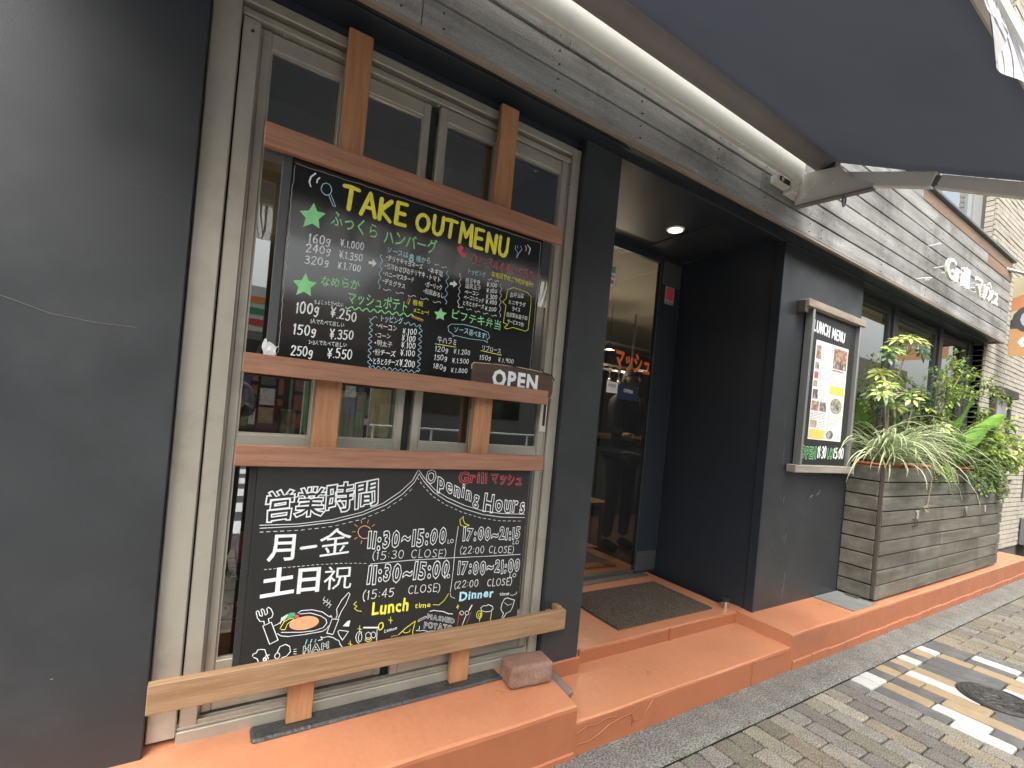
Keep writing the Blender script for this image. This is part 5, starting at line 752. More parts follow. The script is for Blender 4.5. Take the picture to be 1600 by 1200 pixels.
for (xa, xb) in ((2.905, 2.917),):
    bk_.add([(xa, y, z) for y, z in prof] + [(xb, y, z) for y, z in prof], [tuple(range(np_)), tuple(range(2 * np_ - 1, np_ - 1, -1))] + [(k, k + np_, (k + 1) % np_ + np_, (k + 1) % np_) for k in range(np_)])
br = bk_.obj('wall_bracket', PALE, AW)
MB().box(2.72, 2.82, 1.592, 1.5995, 2.965, 2.99).obj('bracket_slot', GROOVE, br)
hb = MB().add([(2.895, 1.60, 2.867), (2.935, 1.60, 2.867), (2.935, 1.185, 2.834), (2.895, 1.185, 2.834), (2.895, 1.60, 2.857), (2.935, 1.60, 2.857), (2.935, 1.185, 2.824), (2.895, 1.185, 2.824)], [(0, 1, 2, 3), (4, 7, 6, 5), (0, 4, 5, 1), (1, 5, 6, 2), (2, 6, 7, 3), (3, 7, 4, 0)]); hb.obj('bracket_lip', mat('mauve_grey_lip', (.2, .18, .18), .6), br)
bt = MB()
for (y, z) in ((1.55, 2.91), (1.50, 2.96), (1.40, 2.93)): bt.tube([(2.905, y, z), (2.892, y, z)], .014, 8)
bt.tube([(2.74, 1.60, 2.975), (2.74, 1.59, 2.975)], .012, 8)
bt.obj('bolt', PALE, br)
MB().tube([(2.92, 1.33, 2.93), (2.92, 1.33, 2.85)] + [(2.92 + .016 * math.sin(R(a)), 1.33, 2.815 + .032 * math.cos(R(a))) for a in range(0, 361, 30)], .006, 8).obj('crank_eye', mat('dull_steel', (.25, .26, .27), .35, .7), br, smooth=True)

# ------------------------------------------------------------------ easel and boards in front of the window
EY = 1.72
es = empty('board_easel', (.65, 1.75, .25), 'wooden easel frame of two posts and four rails holding two menu boards', 'easel')
def plankx(name, x0, x1, z0, z1, y0, y1, m): 
    return MB().box(x0, x1, y0, y1, z0, z1, b=.0025).obj(name, m, es)
plankx('post', .286, .372, .254, 2.752, 1.785, 1.815, WOODV); plankx('post', .922, 1.008, .254, 2.752, 1.785, 1.815, WOODV)
plankx('rail', .052, 1.250, 2.213, 2.288, EY, EY + .026, WOODH); plankx('rail', .050, 1.255, 1.484, 1.548, EY, EY + .026, WOODH)
r3 = plankx('rail', .051, 1.262, 1.183, 1.251, EY, EY + .030, WOODH); plankx('rail', -.118, 1.478, .427, .519, EY, EY + .030, WOODB)
sp_ = MB()
for x in (.329, .965):
    for z in (2.25, 1.515, 1.217, .47): sp_.box(x - .03, x + .03, EY + .0305, 1.7848, z - .02, z + .02)
sp_.obj('spacer_block', WOODV, es)
MB().box(1.445, 1.475, EY + .031, 1.797, .50, .525, b=.002).box(1.41, 1.44, EY + .0302, 1.799, .44, .50, b=.002).obj('end_bracket', WOODB, es)
st = box('rubber_strip', .175, 1.165, 1.742, 1.8275, .238, .254, mat('wet_rubber', (.035, .036, .036), .35, var=.4, vs_=14, bump=.5, bs=60, dirt=((.09, .09, .085), 9, .6)), None, .008)
tag(st, 'long dark rubber strip on the terracotta step under the easel posts', 'rubber strip')
# upper board
YB = 1.752
b1 = empty('menu_board', (.65, 1.76, 1.5), 'glossy black TAKE OUT MENU board held between the two upper rails', 'menu board')
MB().box(.142, 1.172, YB, YB + .018, 1.49, 2.250, b=.001).obj('board', SLATE, b1)
MB().box(.112, .1415, YB - .002, YB + .020, 1.50, 2.245, b=.002).obj('side_strip', mat('grey_edge_strip', (.07, .074, .076), .35), b1)
tp = MB()
for (xa, za, xb, zb) in ((.148, 2.19, .150, 1.56), (1.160, 2.205, 1.163, 1.60), (.15, 2.198, 1.16, 2.203)):
    pts = []; N_ = 46
    for k in range(N_ + 1):
        t = k / N_; j = .0022 * noise.noise(Vector((t * 30, xa * 9, za))) + .0016 * random.uniform(-1, 1)
        pts.append((xa + (xb - xa) * t + (j if xa == xb or abs(xb - xa) < .1 else 0), YB - .0008, za + (zb - za) * t + (0 if abs(xb - xa) < .1 else j)))
    tp.tube(pts, .0009, 4)
tp.obj('torn_film_edge', mat('torn_film', (.38, .37, .34), .5), b1)
PX = .00175                                  # one photo pixel on the board, in metres
def paint_board(parent, texts, draws, y):
    p = Paint(on_wall(y)); q = Paint(on_wall(y))
    for (t, a, b_, c, d, h, col, st_, wt) in texts: p.text(t, a, b_, c, d, h, col, st_, wt, 1.0 if h < .1 else .6)
    for (col, wd, cl, fi, pts) in draws:
        if fi: q.fill(pts, col)
        else: q.ribbon(pts, wd * .00115 if wd < 3 else wd * .0013, col, bool(cl))
    q.done(parent, 'drawing'); p.done(parent, 'lettering')
paint_board(b1, BT1, BD1, YB)
b2 = empty('menu_board', (.65, 1.76, .5), 'matt black opening hours board held between the two lower rails', 'menu board')
MB().box(.122, 1.216, YB, YB + .024, .445, 1.240, b=.001).obj('board', SLATE2, b2)
MB().box(.100, .1215, YB + .003, YB + .022, .445, 1.235, b=.001).obj('side_edge', GROOVE, b2)
paint_board(b2, BT2, BD2, YB)
# OPEN sign tucked behind the rail
op = empty('open_sign', (1.08, 1.749, 1.5), 'dark brown wooden OPEN sign with black cord behind the second rail', 'sign')
o = MB(); out = [(.874, 1.51), (.872, 1.60), (.871, 1.618), (.880, 1.6275), (.99, 1.634), (1.10, 1.636), (1.20, 1.632), (1.268, 1.625), (1.288, 1.612), (1.296, 1.59), (1.298, 1.545), (1.29, 1.520), (1.27, 1.512)]
n = len(out); 
def flat(out, y0, y1): 
    n = len(out); return MB().add([(x, y0, z) for x, z in out] + [(x, y1, z) for x, z in out], [tuple(range(n)), tuple(range(2 * n - 1, n - 1, -1))] + [(i, i + n, (i + 1) % n + n, (i + 1) % n) for i in range(n)])
flat(out, 1.7472, 1.7515).obj('board', wood('dark_brown_sign_wood', (.085, .042, .03), (.06, .03, .022)), op)
cx_, cz_ = 1.085, 1.57
MB().tube([(x, 1.7495, z) for x, z in out[1:]] , .0028, 5).obj('pale_edge', mat('bare_edge', (.55, .42, .26), .6), op)
PRINT['W'] = PRINT['W']
p = Paint(on_wall(1.7468)); p.text('OPEN', .968, 1.545, 1.212, 1.545, .068, 'W', 'b', .085, .15); p.done(op, 'lettering', PAINT)
MB().tube([(.96, 1.749, 1.634), (1.0, 1.747, 1.642), (1.06, 1.748, 1.638), (1.13, 1.749, 1.630)], .003, 6).obj('cord', GROOVE, op)
MB().tube([(1.225, 1.748, 1.645), (1.235, 1.745, 1.628), (1.28, 1.745, 1.622), (1.30, 1.747, 1.600)], .003, 6).obj('cord', GROOVE, op)
# paper napkin
nk = MB(); pts = []
for i in range(7):
    for j in range(5):
        u, v = i / 6, j / 4; pts.append((.103 + .045 * u * (.8 + .2 * v) + .004 * math.sin(j * 2 + i), 1.7495 - .002 * ((i * 3 + j) % 3) - .001, 1.54 + .062 * v * (1 - .35 * u) + .005 * math.sin(i * 2.3)))
nk.add(pts, [(i * 5 + j, (i + 1) * 5 + j, (i + 1) * 5 + j + 1, i * 5 + j + 1) for i in range(6) for j in range(4)])
tag(nk.obj('paper_napkin', mat('paper', (.72, .72, .70), .8)), 'crumpled white paper napkin at the lower left corner of the TAKE OUT board', 'napkin')

# ------------------------------------------------------------------ bricks, door mat, door stop, drains
RB = mat('dusty_red_brick', (.21, .115, .082), .9, var=.2, vs_=9, bump=.35, bs=70, dirt=((.24, .185, .145), 5, .8), gran=(140, .12))
def brick(name, c, L_, W_, H_, rz, b, label, m=RB):
    bm = bmesh.new(); bmesh.ops.create_cube(bm, size=1)
    for q in bm.verts: q.co = Vector((q.co.x * L_, q.co.y * W_, q.co.z * H_))
    bmesh.ops.bevel(bm, geom=list(bm.edges), offset=b, segments=3, profile=.5, affect='EDGES'); bmesh.ops.subdivide_edges(bm, edges=[e for e in bm.edges if e.calc_length() > .05], cuts=4, use_grid_fill=True)
    for q in bm.verts: q.co += q.co.normalized() * .003 * noise.noise(q.co * 22)
    me = bpy.data.meshes.new(name); bm.to_mesh(me); bm.free(); o = link(name, me, m, loc=c, smooth=False); o.rotation_euler = (0, 0, R(rz)); return tag(o, label, 'brick')
brick('loose_brick', (1.262, 1.705, PZ + .070), .215, .12, .098, -6, .018, 'large rounded red brick lying on the terracotta step at the easel foot')
brick('loose_brick', (1.43, 1.71, SZ + .078), .085, .19, .042, 12, .012, 'small flat brick offcut leaning beside the larger brick', mat('dirty_brick_offcut', (.17, .12, .10), .9, var=.3, bump=.5))
bpy.data.objects['loose_brick.001'].rotation_euler = (R(18), R(6), R(14)); bpy.data.objects['loose_brick.001'].location.z = SZ + .048
MAT_ = mat('brown_carpet_mat', (.092, .066, .046), .98, var=.35, vs_=70, bump=1.0, bs=350, gran=(170, .75), dirt=((.13, .105, .08), 8, .4))
o = box('door_mat', 2.085, 2.978, 1.948, 2.470, PZ - .001, PZ + .009, MAT_, None, .003); tag(o, 'dark brown carpet mat on the terracotta porch floor', 'mat')
ds = empty('door_stop', (3.085, 1.925, PZ), 'short steel door stop with black rubber top on the porch floor', 'door stop')
MB().cyl((3.085, 1.925, PZ - .002), .014, .05, 16).obj('post', mat('steel_pin', (.55, .54, .52), .25, .8), ds, smooth=False)
MB().cyl((3.085, 1.925, PZ + .048), .024, .016, 18, .027).obj('rubber_top', mat('black_rubber', (.02, .02, .02), .6), ds)
SLB = mat('grey_slab', (.13, .135, .13), .8, var=.2, vs_=12, bump=.3)
o = box('drain_cover', 4.02, 4.40, 1.52, 1.795, PZ + .001, PZ + .010, SLB, None, .002); tag(o, 'grey slab cover on the platform beside the planter foot', 'drain cover')

# ------------------------------------------------------------------ lunch menu case
lm = empty('menu_case', (3.9, 1.78, 1.2), 'wall mounted LUNCH MENU case with wooden top and bottom rails on the black pillar', 'menu case')
box('back_board', 3.545, 4.262, 1.765, 1.797, 1.255, 2.385, SLATE2, lm, .002)
SIL = mat('silver_trim', (.38, .39, .38), .35, .8)
box('side_trim', 3.525, 3.552, 1.735, 1.79, 1.255, 2.375, SIL, lm, .003); box('side_trim', 4.258, 4.285, 1.735, 1.79, 1.255, 2.375, SIL, lm, .003)
box('top_rail', 3.44, 4.325, 1.725, 1.792, 2.376, 2.430, mat('sun_bleached_rail', (.27, .225, .175), .8, var=.25, vs_=5, stretch=(1, 6, 6), bump=.25, bs=30), lm, .004); box('bottom_rail', 3.45, 4.345, 1.725, 1.792, 1.200, 1.254, mat('grey_rail_wood', (.27, .24, .20), .8, var=.2, stretch=(1, 8, 8)), lm, .004)
box('hook_block', 3.42, 3.46, 1.74, 1.80, 2.33, 2.42, DKW, lm, .004)
pp_ = box('menu_sheet', 3.655, 4.155, 1.7625, 1.7645, 1.445, 2.175, mat('white_paper', (.74, .73, .70), .6), lm, 0)
p = Paint(on_wall(1.762)); BROW = ['F1', 'F2', 'F3', 'F4']
for k, c in enumerate([(.28, .12, .07), (.10, .07, .06), (.22, .20, .10), (.35, .25, .15)]): PRINT['F%d' % (k + 1)] = mat('food_print_%d' % k, c, .5, var=.7, vs_=45, hue=((.45, .42, .38), 30))
def pic(x0, x1, z0, z1, c): p.fill([(x0, z0), (x1, z0), (x1, z1), (x0, z1)], c)
def lines(x0, x1, z0, z1, n, c='D', wd=.0026):
    for k in range(n):
        z = z1 + (z0 - z1) * (k + .5) / n; x = x0
        while x < x1 - .01:
            l = random.uniform(.01, .035); p.ribbon([(x, z), (min(x + l, x1), z)], wd, c); x += l + .008
XM = 3.905
pic(3.665, 3.735, 2.04, 2.14, 'F1'); pic(3.665, 3.72, 1.965, 2.015, 'F3'); pic(3.665, 3.72, 1.895, 1.945, 'R'); pic(3.665, 3.72, 1.835, 1.880, 'F3'); pic(3.665, 3.74, 1.745, 1.815, 'F2')
lines(3.75, 3.885, 2.0, 2.14, 6); lines(3.745, 3.885, 1.84, 1.99, 8); lines(3.755, 3.885, 1.74, 1.82, 5)
pic(XM + .02, 4.14, 2.0, 2.155, 'F1'); pic(XM + .05, 4.12, 2.0, 2.05, 'F2'); lines(XM + .015, 4.14, 1.90, 1.985, 6); p.ribbon([(XM + .02, 1.985), (4.10, 1.985)], .008, 'R'); pic(XM + .01, 4.13, 1.80, 1.865, 'Y'); lines(XM + .02, 4.1, 1.87, 1.895, 2)
pic(3.665, 3.765, 1.66, 1.73, 'F1'); pic(3.78, 3.88, 1.66, 1.73, 'F2'); lines(3.665, 3.88, 1.58, 1.65, 6); pic(3.665, 3.76, 1.535, 1.585, 'F4'); lines(3.775, 3.885, 1.53, 1.58, 4); pic(3.665, 3.885, 1.455, 1.52, 'Y')
p.fill([(4.03 + .095 * math.cos(k * .45), 1.715 + .062 * math.sin(k * .45)) for k in range(14)], 'F3'); p.fill([(4.03 + .05 * math.cos(k * .45), 1.715 + .04 * math.sin(k * .45)) for k in range(14)], 'F2')
lines(XM + .01, 4.14, 1.56, 1.645, 7); p.fill([(3.97 + .055 * math.cos(k * .45), 1.49 + .036 * math.sin(k * .45)) for k in range(14)], 'F2'); lines(4.04, 4.14, 1.46, 1.53, 4)
p.ribbon([(XM, 1.45), (XM, 2.17)], .003, 'K'); p.done(pp_, 'print', PRINT)
p = Paint(on_wall(1.7645)); p.text('LUNCH', 3.60, 2.235, 3.845, 2.225, .075, 'W', 's', .2, .5); p.text('MENU', 3.875, 2.225, 4.085, 2.215, .072, 'W', 's', .2, .5)
p.text('OPEN', 3.575, 1.305, 3.80, 1.305, .085, 'G', 'o', .04, .8); p.text('11:30', 3.815, 1.31, 3.955, 1.31, .085, 'W', 's', .17); p.text('LO', 3.965, 1.31, 4.055, 1.31, .08, 'G', 'o', .03); p.text('15:00', 4.065, 1.315, 4.235, 1.315, .08, 'W', 's', .17)
p.done(lm, 'lettering')
# ------------------------------------------------------------------ planter box of weathered boards
PX0, PX1, PY0, PY1, PB, PT = 4.40, 7.60, 1.535, 1.795, .238, 1.278
GREYW3 = mat('stained_planter_board', (.085, .078, .062), .85, var=.3, vs_=4, stretch=(1, 5, 5), hue=((.15, .145, .115), 2.2), bump=.4, bs=18, rnd=.14, dirt=((.03, .026, .022), 2.6, .8), gran=(150, .12))
pb = empty('planter_box', (6, 1.66, PB), 'long weathered plank planter box below the windows on the terracotta platform', 'planter')
NB = 9; BH = (PT - PB) / NB
cuts = [5.02, 5.72, 6.85]
for k in range(NB):
    z0 = PB + k * BH
    xs_ = [PX0 + .012] + ([] if k >= NB - 2 else (cuts if k < 6 else [5.72])) + [PX1]
    for i, (a, b_) in enumerate(zip(xs_[:-1], xs_[1:])):
        yy = PY0 + random.uniform(-.003, .004)
        box('plank', a + .002, b_ - .003, yy, yy + .02, z0 + .005, z0 + BH - .005, GREYW3 if k > NB - 4 and random.random() < .8 else GREYW2, pb, .003)
    box('plank', PX0 - .004 + random.uniform(-.002, .002), PX0 + .016, PY0 + .034, PY1, z0 + .005, z0 + BH - .005, GREYW3 if k > NB - 4 and random.random() < .8 else GREYW2, pb, .003)
box('corner_post', PX0 - .002, PX0 + .010, PY0 + .004, PY0 + .031, PB + .01, PT + .001, DKW, pb, .002)
box('inner_wall', PX0 + .018, PX1 - .02, PY0 + .024, PY0 + .034, PB + .01, PT - .01, GROOVE, pb, 0)
box('end_board', PX1 - .018, PX1, PY0 + .026, PY1, PB + .01, PT - .002, GREYW2, pb, .002)
box('soil', PX0 + .02, PX1 - .02, PY0 + .035, PY1 - .002, 1.10, 1.19, mat('potting_soil', (.035, .026, .02), .95, var=.4, vs_=40, bump=1), pb, 0)
lt = MB()
for x in (5.06, 6.30, 6.90):
    z = PB + 6 * BH - .025; lt.box(x, x + .055, PY0 - .012, PY0 - .003, z, z + .018, b=.003).box(x + .02, x + .036, PY0 - .016, PY0 - .003, z - .05, z - .002, b=.003)
lt.obj('latch', mat('pale_latch', (.5, .5, .46), .4, .5), pb)
hh = MB()
for x in (5.00, 5.05, 6.20, 6.27): hh.tube([(x, PY0 - .004, .86 if x < 6 else .90), (x + .004, PY0 - .022, .845 if x < 6 else .885), (x + .012, PY0 - .022, .80 if x < 6 else .84), (x + .012, PY0 - .003, .79 if x < 6 else .83)], .004, 6)
hh.obj('pull', DKW, pb)
for (x, y, l, lb) in ((4.36, 1.63, .18, 'longer dark wood scrap by the near left planter foot'), (4.42, 1.56, .15, 'shorter dark wood scrap under the planter front corner'), (7.3, 1.57, .12, 'dark wood scrap under the far right planter foot')):
    tag(box('wood_scrap', x, x + l, y, y + .09, PZ + .0115, PZ + .0195, DKW, None, .002), lb, 'wood scrap', 'wood scraps levelling the planter')

# pots whose rims show above the boards
TER = mat('plastic_terracotta', (.42, .15, .08), .55, var=.08)
spots = [(4.62, 'leftmost, with the spider plant in it', .40), (5.25, 'second from the left', .45), (5.85, 'in the middle of the box', .5), (6.45, 'fourth from the left', .5), (7.10, 'at the right end', .6)]
for (x, t, l) in spots:
    pt = empty('plant_pot', (x, 1.665, 1.12), 'terracotta coloured trough in the planter box, ' + t, 'pot', 'troughs inside the planter box')
    MB().box(x - l / 2, x + l / 2, 1.585, 1.765, 1.191, 1.290, b=.01).obj('body', TER, pt); MB().box(x - l / 2 - .01, x + l / 2 + .01, 1.575, 1.775, 1.2905, 1.305, b=.005).obj('rim', TER, pt)

# ------------------------------------------------------------------ plants
def leafm(name, col, col2=None, sc_=8, tr=.35, r=.45):
    return mat(name, col, r, var=.22, vs_=sc_, hue=((col2 or col), 9), trans=tr, rnd=.0)
LG = leafm('leaf_mid_green', (.13, .21, .06), (.20, .28, .09)); LD = leafm('leaf_dark_green', (.035, .085, .03), (.07, .13, .045)); LV = leafm('leaf_cream', (.62, .62, .22), (.30, .40, .09))
LY = leafm('leaf_yellow_green', (.36, .46, .075), (.24, .36, .07)); LB = leafm('leaf_bright_fern', (.17, .34, .055), (.12, .26, .05), r=.3); LS = leafm('leaf_striped_edge', (.52, .58, .36), (.56, .58, .38)); LSG = leafm('leaf_pale_green', (.24, .34, .16), (.30, .40, .18))
STEM = mat('pale_stem', (.22, .18, .11), .7, var=.2); STEMG = mat('green_stem', (.10, .13, .04), .6)
def leaf(mb, base, d, up, l, w_, fold=.15, droop=.25, mi=0, n=4):
    """a pointed leaf: midrib from base along d, drooping, folded about its midrib"""
    d = Vector(d).normalized(); s = d.cross(Vector(up)).normalized(); u = s.cross(d)
    prof = [0, .62, 1.0, .72, 0] if n == 4 else [0, .5, .85, 1, .9, .6, 0][:n + 1]
    v = []; f = []; b0 = Vector(base)
    for i in range(n + 1):
        t = i / n; c = b0 + d * (l * t) - Vector((0, 0, 1)) * droop * l * t * t; ww = w_ / 2 * (prof[i] if i < len(prof) else 0)
        v += [c - s * ww + u * fold * ww, c, c + s * ww + u * fold * ww]
    for i in range(n):
        a = i * 3; f += [(a, a + 1, a + 4, a + 3), (a + 1, a + 2, a + 5, a + 4)]
    mb.add(v, f, mi)
def rdir(el0=-10, el1=60, az=None):
    a = random.uniform(0, 6.283) if az is None else az; e = R(random.uniform(el0, el1)); return Vector((math.cos(a) * math.cos(e), math.sin(a) * math.cos(e), math.sin(e)))
def umbrella(mb, c, ax, n, l, w_, mats):
    """palmate whorl of leaflets (schefflera)"""
    ax = Vector(ax).normalized(); a = ax.cross(Vector((.3, .2, 1))).normalized(); b = ax.cross(a); o = random.uniform(0, 6)
    for k in range(n):
        t = o + 6.283 * k / n + random.uniform(-.12, .12); d = (a * math.cos(t) + b * math.sin(t)) * .93 + ax * .25
        ll = l * random.uniform(.8, 1.15); leaf(mb, Vector(c) + d * .012, d, ax, ll, w_ * ll / l, .12, random.uniform(.15, .5), random.choice(mats))
# spider plant: each arching blade its own leaf
spd = empty('spider_plant', (4.66, 1.64, 1.29), 'pale green spider plant with long arching striped leaves at the left planter corner', 'plant')
_sm = []
for k in range(12):
    L_ = .42 + .028 * k; mb = MB(); v = []; f = []; n = 9; w0 = .0075
    for i in range(n + 1):
        t = i / n; el = R(72 - 10 * (k % 4)) * (1 - t) + R(-62 + 5 * (k % 3)) * t * t
        if i == 0: px = pz = 0
        else: px += math.cos(el) * L_ / n; pz += math.sin(el) * L_ / n
        ww = w0 * (1 - t ** 3) * (.6 + .6 * min(t * 4, 1)) + .0006
        nx_, nz_ = -math.sin(el), math.cos(el)
        v += [(px + nx_ * .002, -ww, pz + nz_ * .0022), (px, -ww * .45, pz), (px, ww * .45, pz), (px + nx_ * .002, ww, pz + nz_ * .0022)]
    for i in range(n):
        a = 4 * i; mb.add(v if i == 0 else [], []); f += [(a, a + 4, a + 5, a + 1), (a + 1, a + 5, a + 6, a + 2), (a + 2, a + 6, a + 7, a + 3)]
    mb = MB(); mb.add(v, f); mb.m = [0, 1, 0] * n; me = mb.mesh('leaf'); me.materials.append(LS); me.materials.append(LSG); me.polygons.foreach_set('material_index', mb.m); me.polygons.foreach_set('use_smooth', [True] * len(me.polygons)); _sm.append(me)
LOCALS.add(spd.name)
for k in range(210):
    o = bpy.data.objects.new('leaf', random.choice(_sm)); COL.objects.link(o); o.parent = spd; a = random.uniform(0, 6.283)
    o.location = (random.gauss(0, .07), random.gauss(0, .035), random.uniform(-.01, .05)); o.rotation_euler = (random.uniform(-.3, .3), random.uniform(-.45, .35), a if random.random() < .55 else random.gauss(-1.5, .8)); s = random.uniform(.7, 1.2); o.scale = (s, .8, s)
# schefflera: woody stems with whorls
def schefflera(x, y, label, stems, cream=.5, lf=.085, n_=8):
    t = empty('schefflera', (x, y, 1.25), label, 'plant'); sm = MB(); fo = MB()
    for (tips, pts) in stems:
        P = [Vector((x, y, 1.27))] + [Vector(q) for q in pts]; sm.tube(P, [.008 - .004 * i / len(P) for i in range(len(P))], 6)
        for c, r_, n in tips:
            for _ in range(n):
                d = rdir(-15, 80); q = Vector(c) + Vector((d.x * r_, d.y * r_ * .6, d.z * r_ * .75)); ax = (d + Vector((0, -.35, .7))).normalized()
                sm.tube([P[-1] * .5 + Vector(c) * .5, q], .0022, 4, cap=False)
                ml = [0] if random.random() < cream and d.z > -.1 else ([1] if random.random() < .5 else [2])
                if ml == [0]: ml = [0, 0, 3]
                umbrella(fo, q, ax, random.randint(6, n_), lf * random.uniform(.75, 1.2), lf * .34, ml)
    sm.obj('stem', STEM, t); o = fo.obj('foliage', [LV, LG, LD, LY], t); return t
schefflera(4.82, 1.68, 'variegated yellow schefflera with tall bare stems near the left of the planter', [
    ([((4.88, 1.62, 2.26), .17, 13), ((4.62, 1.66, 2.17), .10, 5)], [(4.86, 1.66, 1.6), (4.76, 1.66, 1.95), (4.86, 1.64, 2.2)]),
    ([((4.50, 1.62, 1.86), .12, 9), ((4.62, 1.60, 1.74), .09, 4)], [(4.66, 1.64, 1.5), (4.58, 1.62, 1.78)]),
    ([((5.05, 1.60, 1.86), .12, 8)], [(5.0, 1.64, 1.5), (5.06, 1.62, 1.78)]),
    ([((4.72, 1.72, 2.0), .12, 6)], [(4.76, 1.70, 1.7), (4.7, 1.7, 1.95)])], .55)
schefflera(5.5, 1.66, 'variegated schefflera with a crooked pale trunk beside the big bright fern leaf', [
    ([((5.20, 1.58, 1.70), .14, 10), ((5.55, 1.56, 1.66), .11, 8)], [(5.50, 1.62, 1.42), (5.62, 1.60, 1.6), (5.5, 1.6, 1.72)]),
    ([((5.15, 1.64, 1.5), .12, 7)], [(5.3, 1.64, 1.4)])], .5)
# airy green shrub arching to the right
def shrub(name, x, y, label, branches, mats, lf, dens=26, lab_cat='plant', z0=1.25, wr=.42, r_=.05):
    t = empty(name, (x, y, z0), label, lab_cat); sm = MB(); fo = MB()
    for pts in branches:
        P = [Vector((x, y, z0))] + [Vector(q) for q in pts]
        Q = []
        for i in range(len(P) - 1):
            for k in range(4): Q.append(P[i].lerp(P[i + 1], k / 4) + Vector((random.gauss(0, .006), random.gauss(0, .006), random.gauss(0, .006))))
        Q.append(P[-1]); sm.tube(Q, [.006 - .0045 * i / len(Q) for i in range(len(Q))], 5)
        for i in range(3, len(Q)):
            for _ in range(dens // 4):
                d = rdir(-40, 55); st_ = Q[i] + d * random.uniform(.2, 1) * r_
                for k in range(3):
                    d2 = (d + rdir(-60, 50) * .7).normalized(); leaf(fo, st_ + d2 * .01 * k, d2, (0, 0, 1) if abs(d2.z) < .8 else (1, 0, 0), lf * random.uniform(.7, 1.2), lf * wr, .15, .3, random.randrange(len(mats)))
    sm.obj('stem', STEM, t); fo.obj('foliage', mats, t); return t
shrub('green_shrub', 6.0, 1.72, 'airy bright green shrub arching towards the right over the planter', [
    [(5.95, 1.66, 1.7), (5.9, 1.64, 2.0), (5.75, 1.62, 2.12), (5.45, 1.60, 2.17)], [(5.95, 1.66, 1.8), (6.0, 1.63, 2.15), (5.95, 1.62, 2.38)], [(5.98, 1.64, 1.9), (6.2, 1.62, 2.1), (6.5, 1.6, 2.05), (6.75, 1.58, 1.9), (6.95, 1.56, 1.75)],
    [(6.0, 1.66, 2.0), (6.35, 1.64, 2.28), (6.9, 1.62, 2.26), (7.4, 1.62, 2.16), (7.9, 1.62, 2.08)], [(5.9, 1.68, 1.9), (6.05, 1.68, 2.25), (6.3, 1.66, 2.35)]], [LG, LY, LG], .046, 30, r_=.07)
# bird's nest fern: four broad strap leaves, each a part
bf = empty('birds_nest_fern', (6.0, 1.60, 1.30), 'birds nest fern with two broad bright green strap leaves', 'fern'); LOCALS.add(bf.name)
def strap(az, el, L_, W_, bend, nm='leaf'):
    v = []; f = []; n = 12; px = pz = 0
    for i in range(n + 1):
        t = i / n; e = R(el - bend * t * t)
        if i: px += math.cos(e) * L_ / n; pz += math.sin(e) * L_ / n
        ww = W_ / 2 * (math.sin(math.pi * min(1, .12 + .80 * t)) ** .7 if t < .98 else .25); wv = .012 * math.sin(t * 17 + az)
        for k in (-1, -.5, 0, .5, 1): v.append((px - math.sin(e) * (abs(k) * ww * .28 + (wv if abs(k) == 1 else 0)), k * ww, pz + math.cos(e) * (abs(k) * ww * .28 + (wv if abs(k) == 1 else 0))))
    f = [(5 * i + k, 5 * i + k + 1, 5 * i + k + 6, 5 * i + k + 5) for i in range(n) for k in range(4)]
    o = MB().add(v, f).obj(nm, LB, bf, smooth=True); o.rotation_euler = (0, 0, R(az)); return o
strap(-72, 84, .66, .34, 16); strap(-14, 44, 1.0, .17, 22); strap(35, 62, .6, .14, 45); strap(-150, 66, .42, .15, 50); strap(-95, 50, .34, .12, 60)
# dark glossy feather-leaved plants
def feather(name, x, y, label, n, L_, mats, lf=.05, z0=1.27, azr=(0, 6.283), elr=(10, 70), dr=55, wr=.3):
    t = empty(name, (x, y, z0), label, 'plant'); sm = MB(); fo = MB()
    for k in range(n):
        az = random.uniform(*azr); el = random.uniform(*elr); l = L_ * random.uniform(.7, 1.1); p = Vector((x + random.gauss(0, .05), y + random.gauss(0, .02), z0)); P = [p.copy()]
        for i in range(9):
            e = R(el - dr * (i / 9) ** 1.3); p = p + Vector((math.cos(az) * math.cos(e), math.sin(az) * math.cos(e) * .75, math.sin(e))) * l / 9; P.append(p.copy())
            if i > 1:
                d = (P[-1] - P[-2]).normalized(); s = d.cross(Vector((0, 0, 1))).normalized()
                for sg_ in (-1, 1): leaf(fo, p, d * .55 + s * sg_ * .85, (0, 0, 1), lf * random.uniform(.8, 1.15) * (1.1 - .06 * i), lf * wr, .1, .2, random.randrange(len(mats)))
        sm.tube(P, .003, 4)
    sm.obj('stem', STEMG, t); fo.obj('foliage', mats, t); return t
feather('zamia_plant', 6.2, 1.63, 'dark glossy feather-leaved plant below the bright strap leaves', 26, .42, [LD, LD, LG], .065, elr=(-10, 65))
feather('fern', 5.55, 1.60, 'yellow green fern drooping over the front boards beside the spider plant', 16, .26, [LY, LB], .035, azr=(3.4, 6.0), elr=(-10, 45), dr=80, wr=.4)
feather('zamia_plant', 6.75, 1.61, 'dark feather-leaved plant at the right half of the planter box', 24, .40, [LD, LG], .055, elr=(-20, 70), dr=70)
shrub('ivy_plant', 7.1, 1.60, 'dense small-leaved trailing plant spilling over the right planter end', [
    [(7.2, 1.58, 1.4), (7.4, 1.54, 1.42), (7.6, 1.52, 1.3)], [(7.1, 1.55, 1.36), (7.0, 1.52, 1.25), (6.95, 1.515, 1.10)], [(7.2, 1.54, 1.36), (7.3, 1.52, 1.22), (7.3, 1.51, 1.02)], [(6.9, 1.55, 1.36), (6.7, 1.53, 1.33), (6.55, 1.52, 1.22)], [(7.3, 1.58, 1.5), (7.5, 1.55, 1.5), (7.7, 1.55, 1.38)]], [LD, LG, LY], .035, 44, wr=.7, r_=.05)
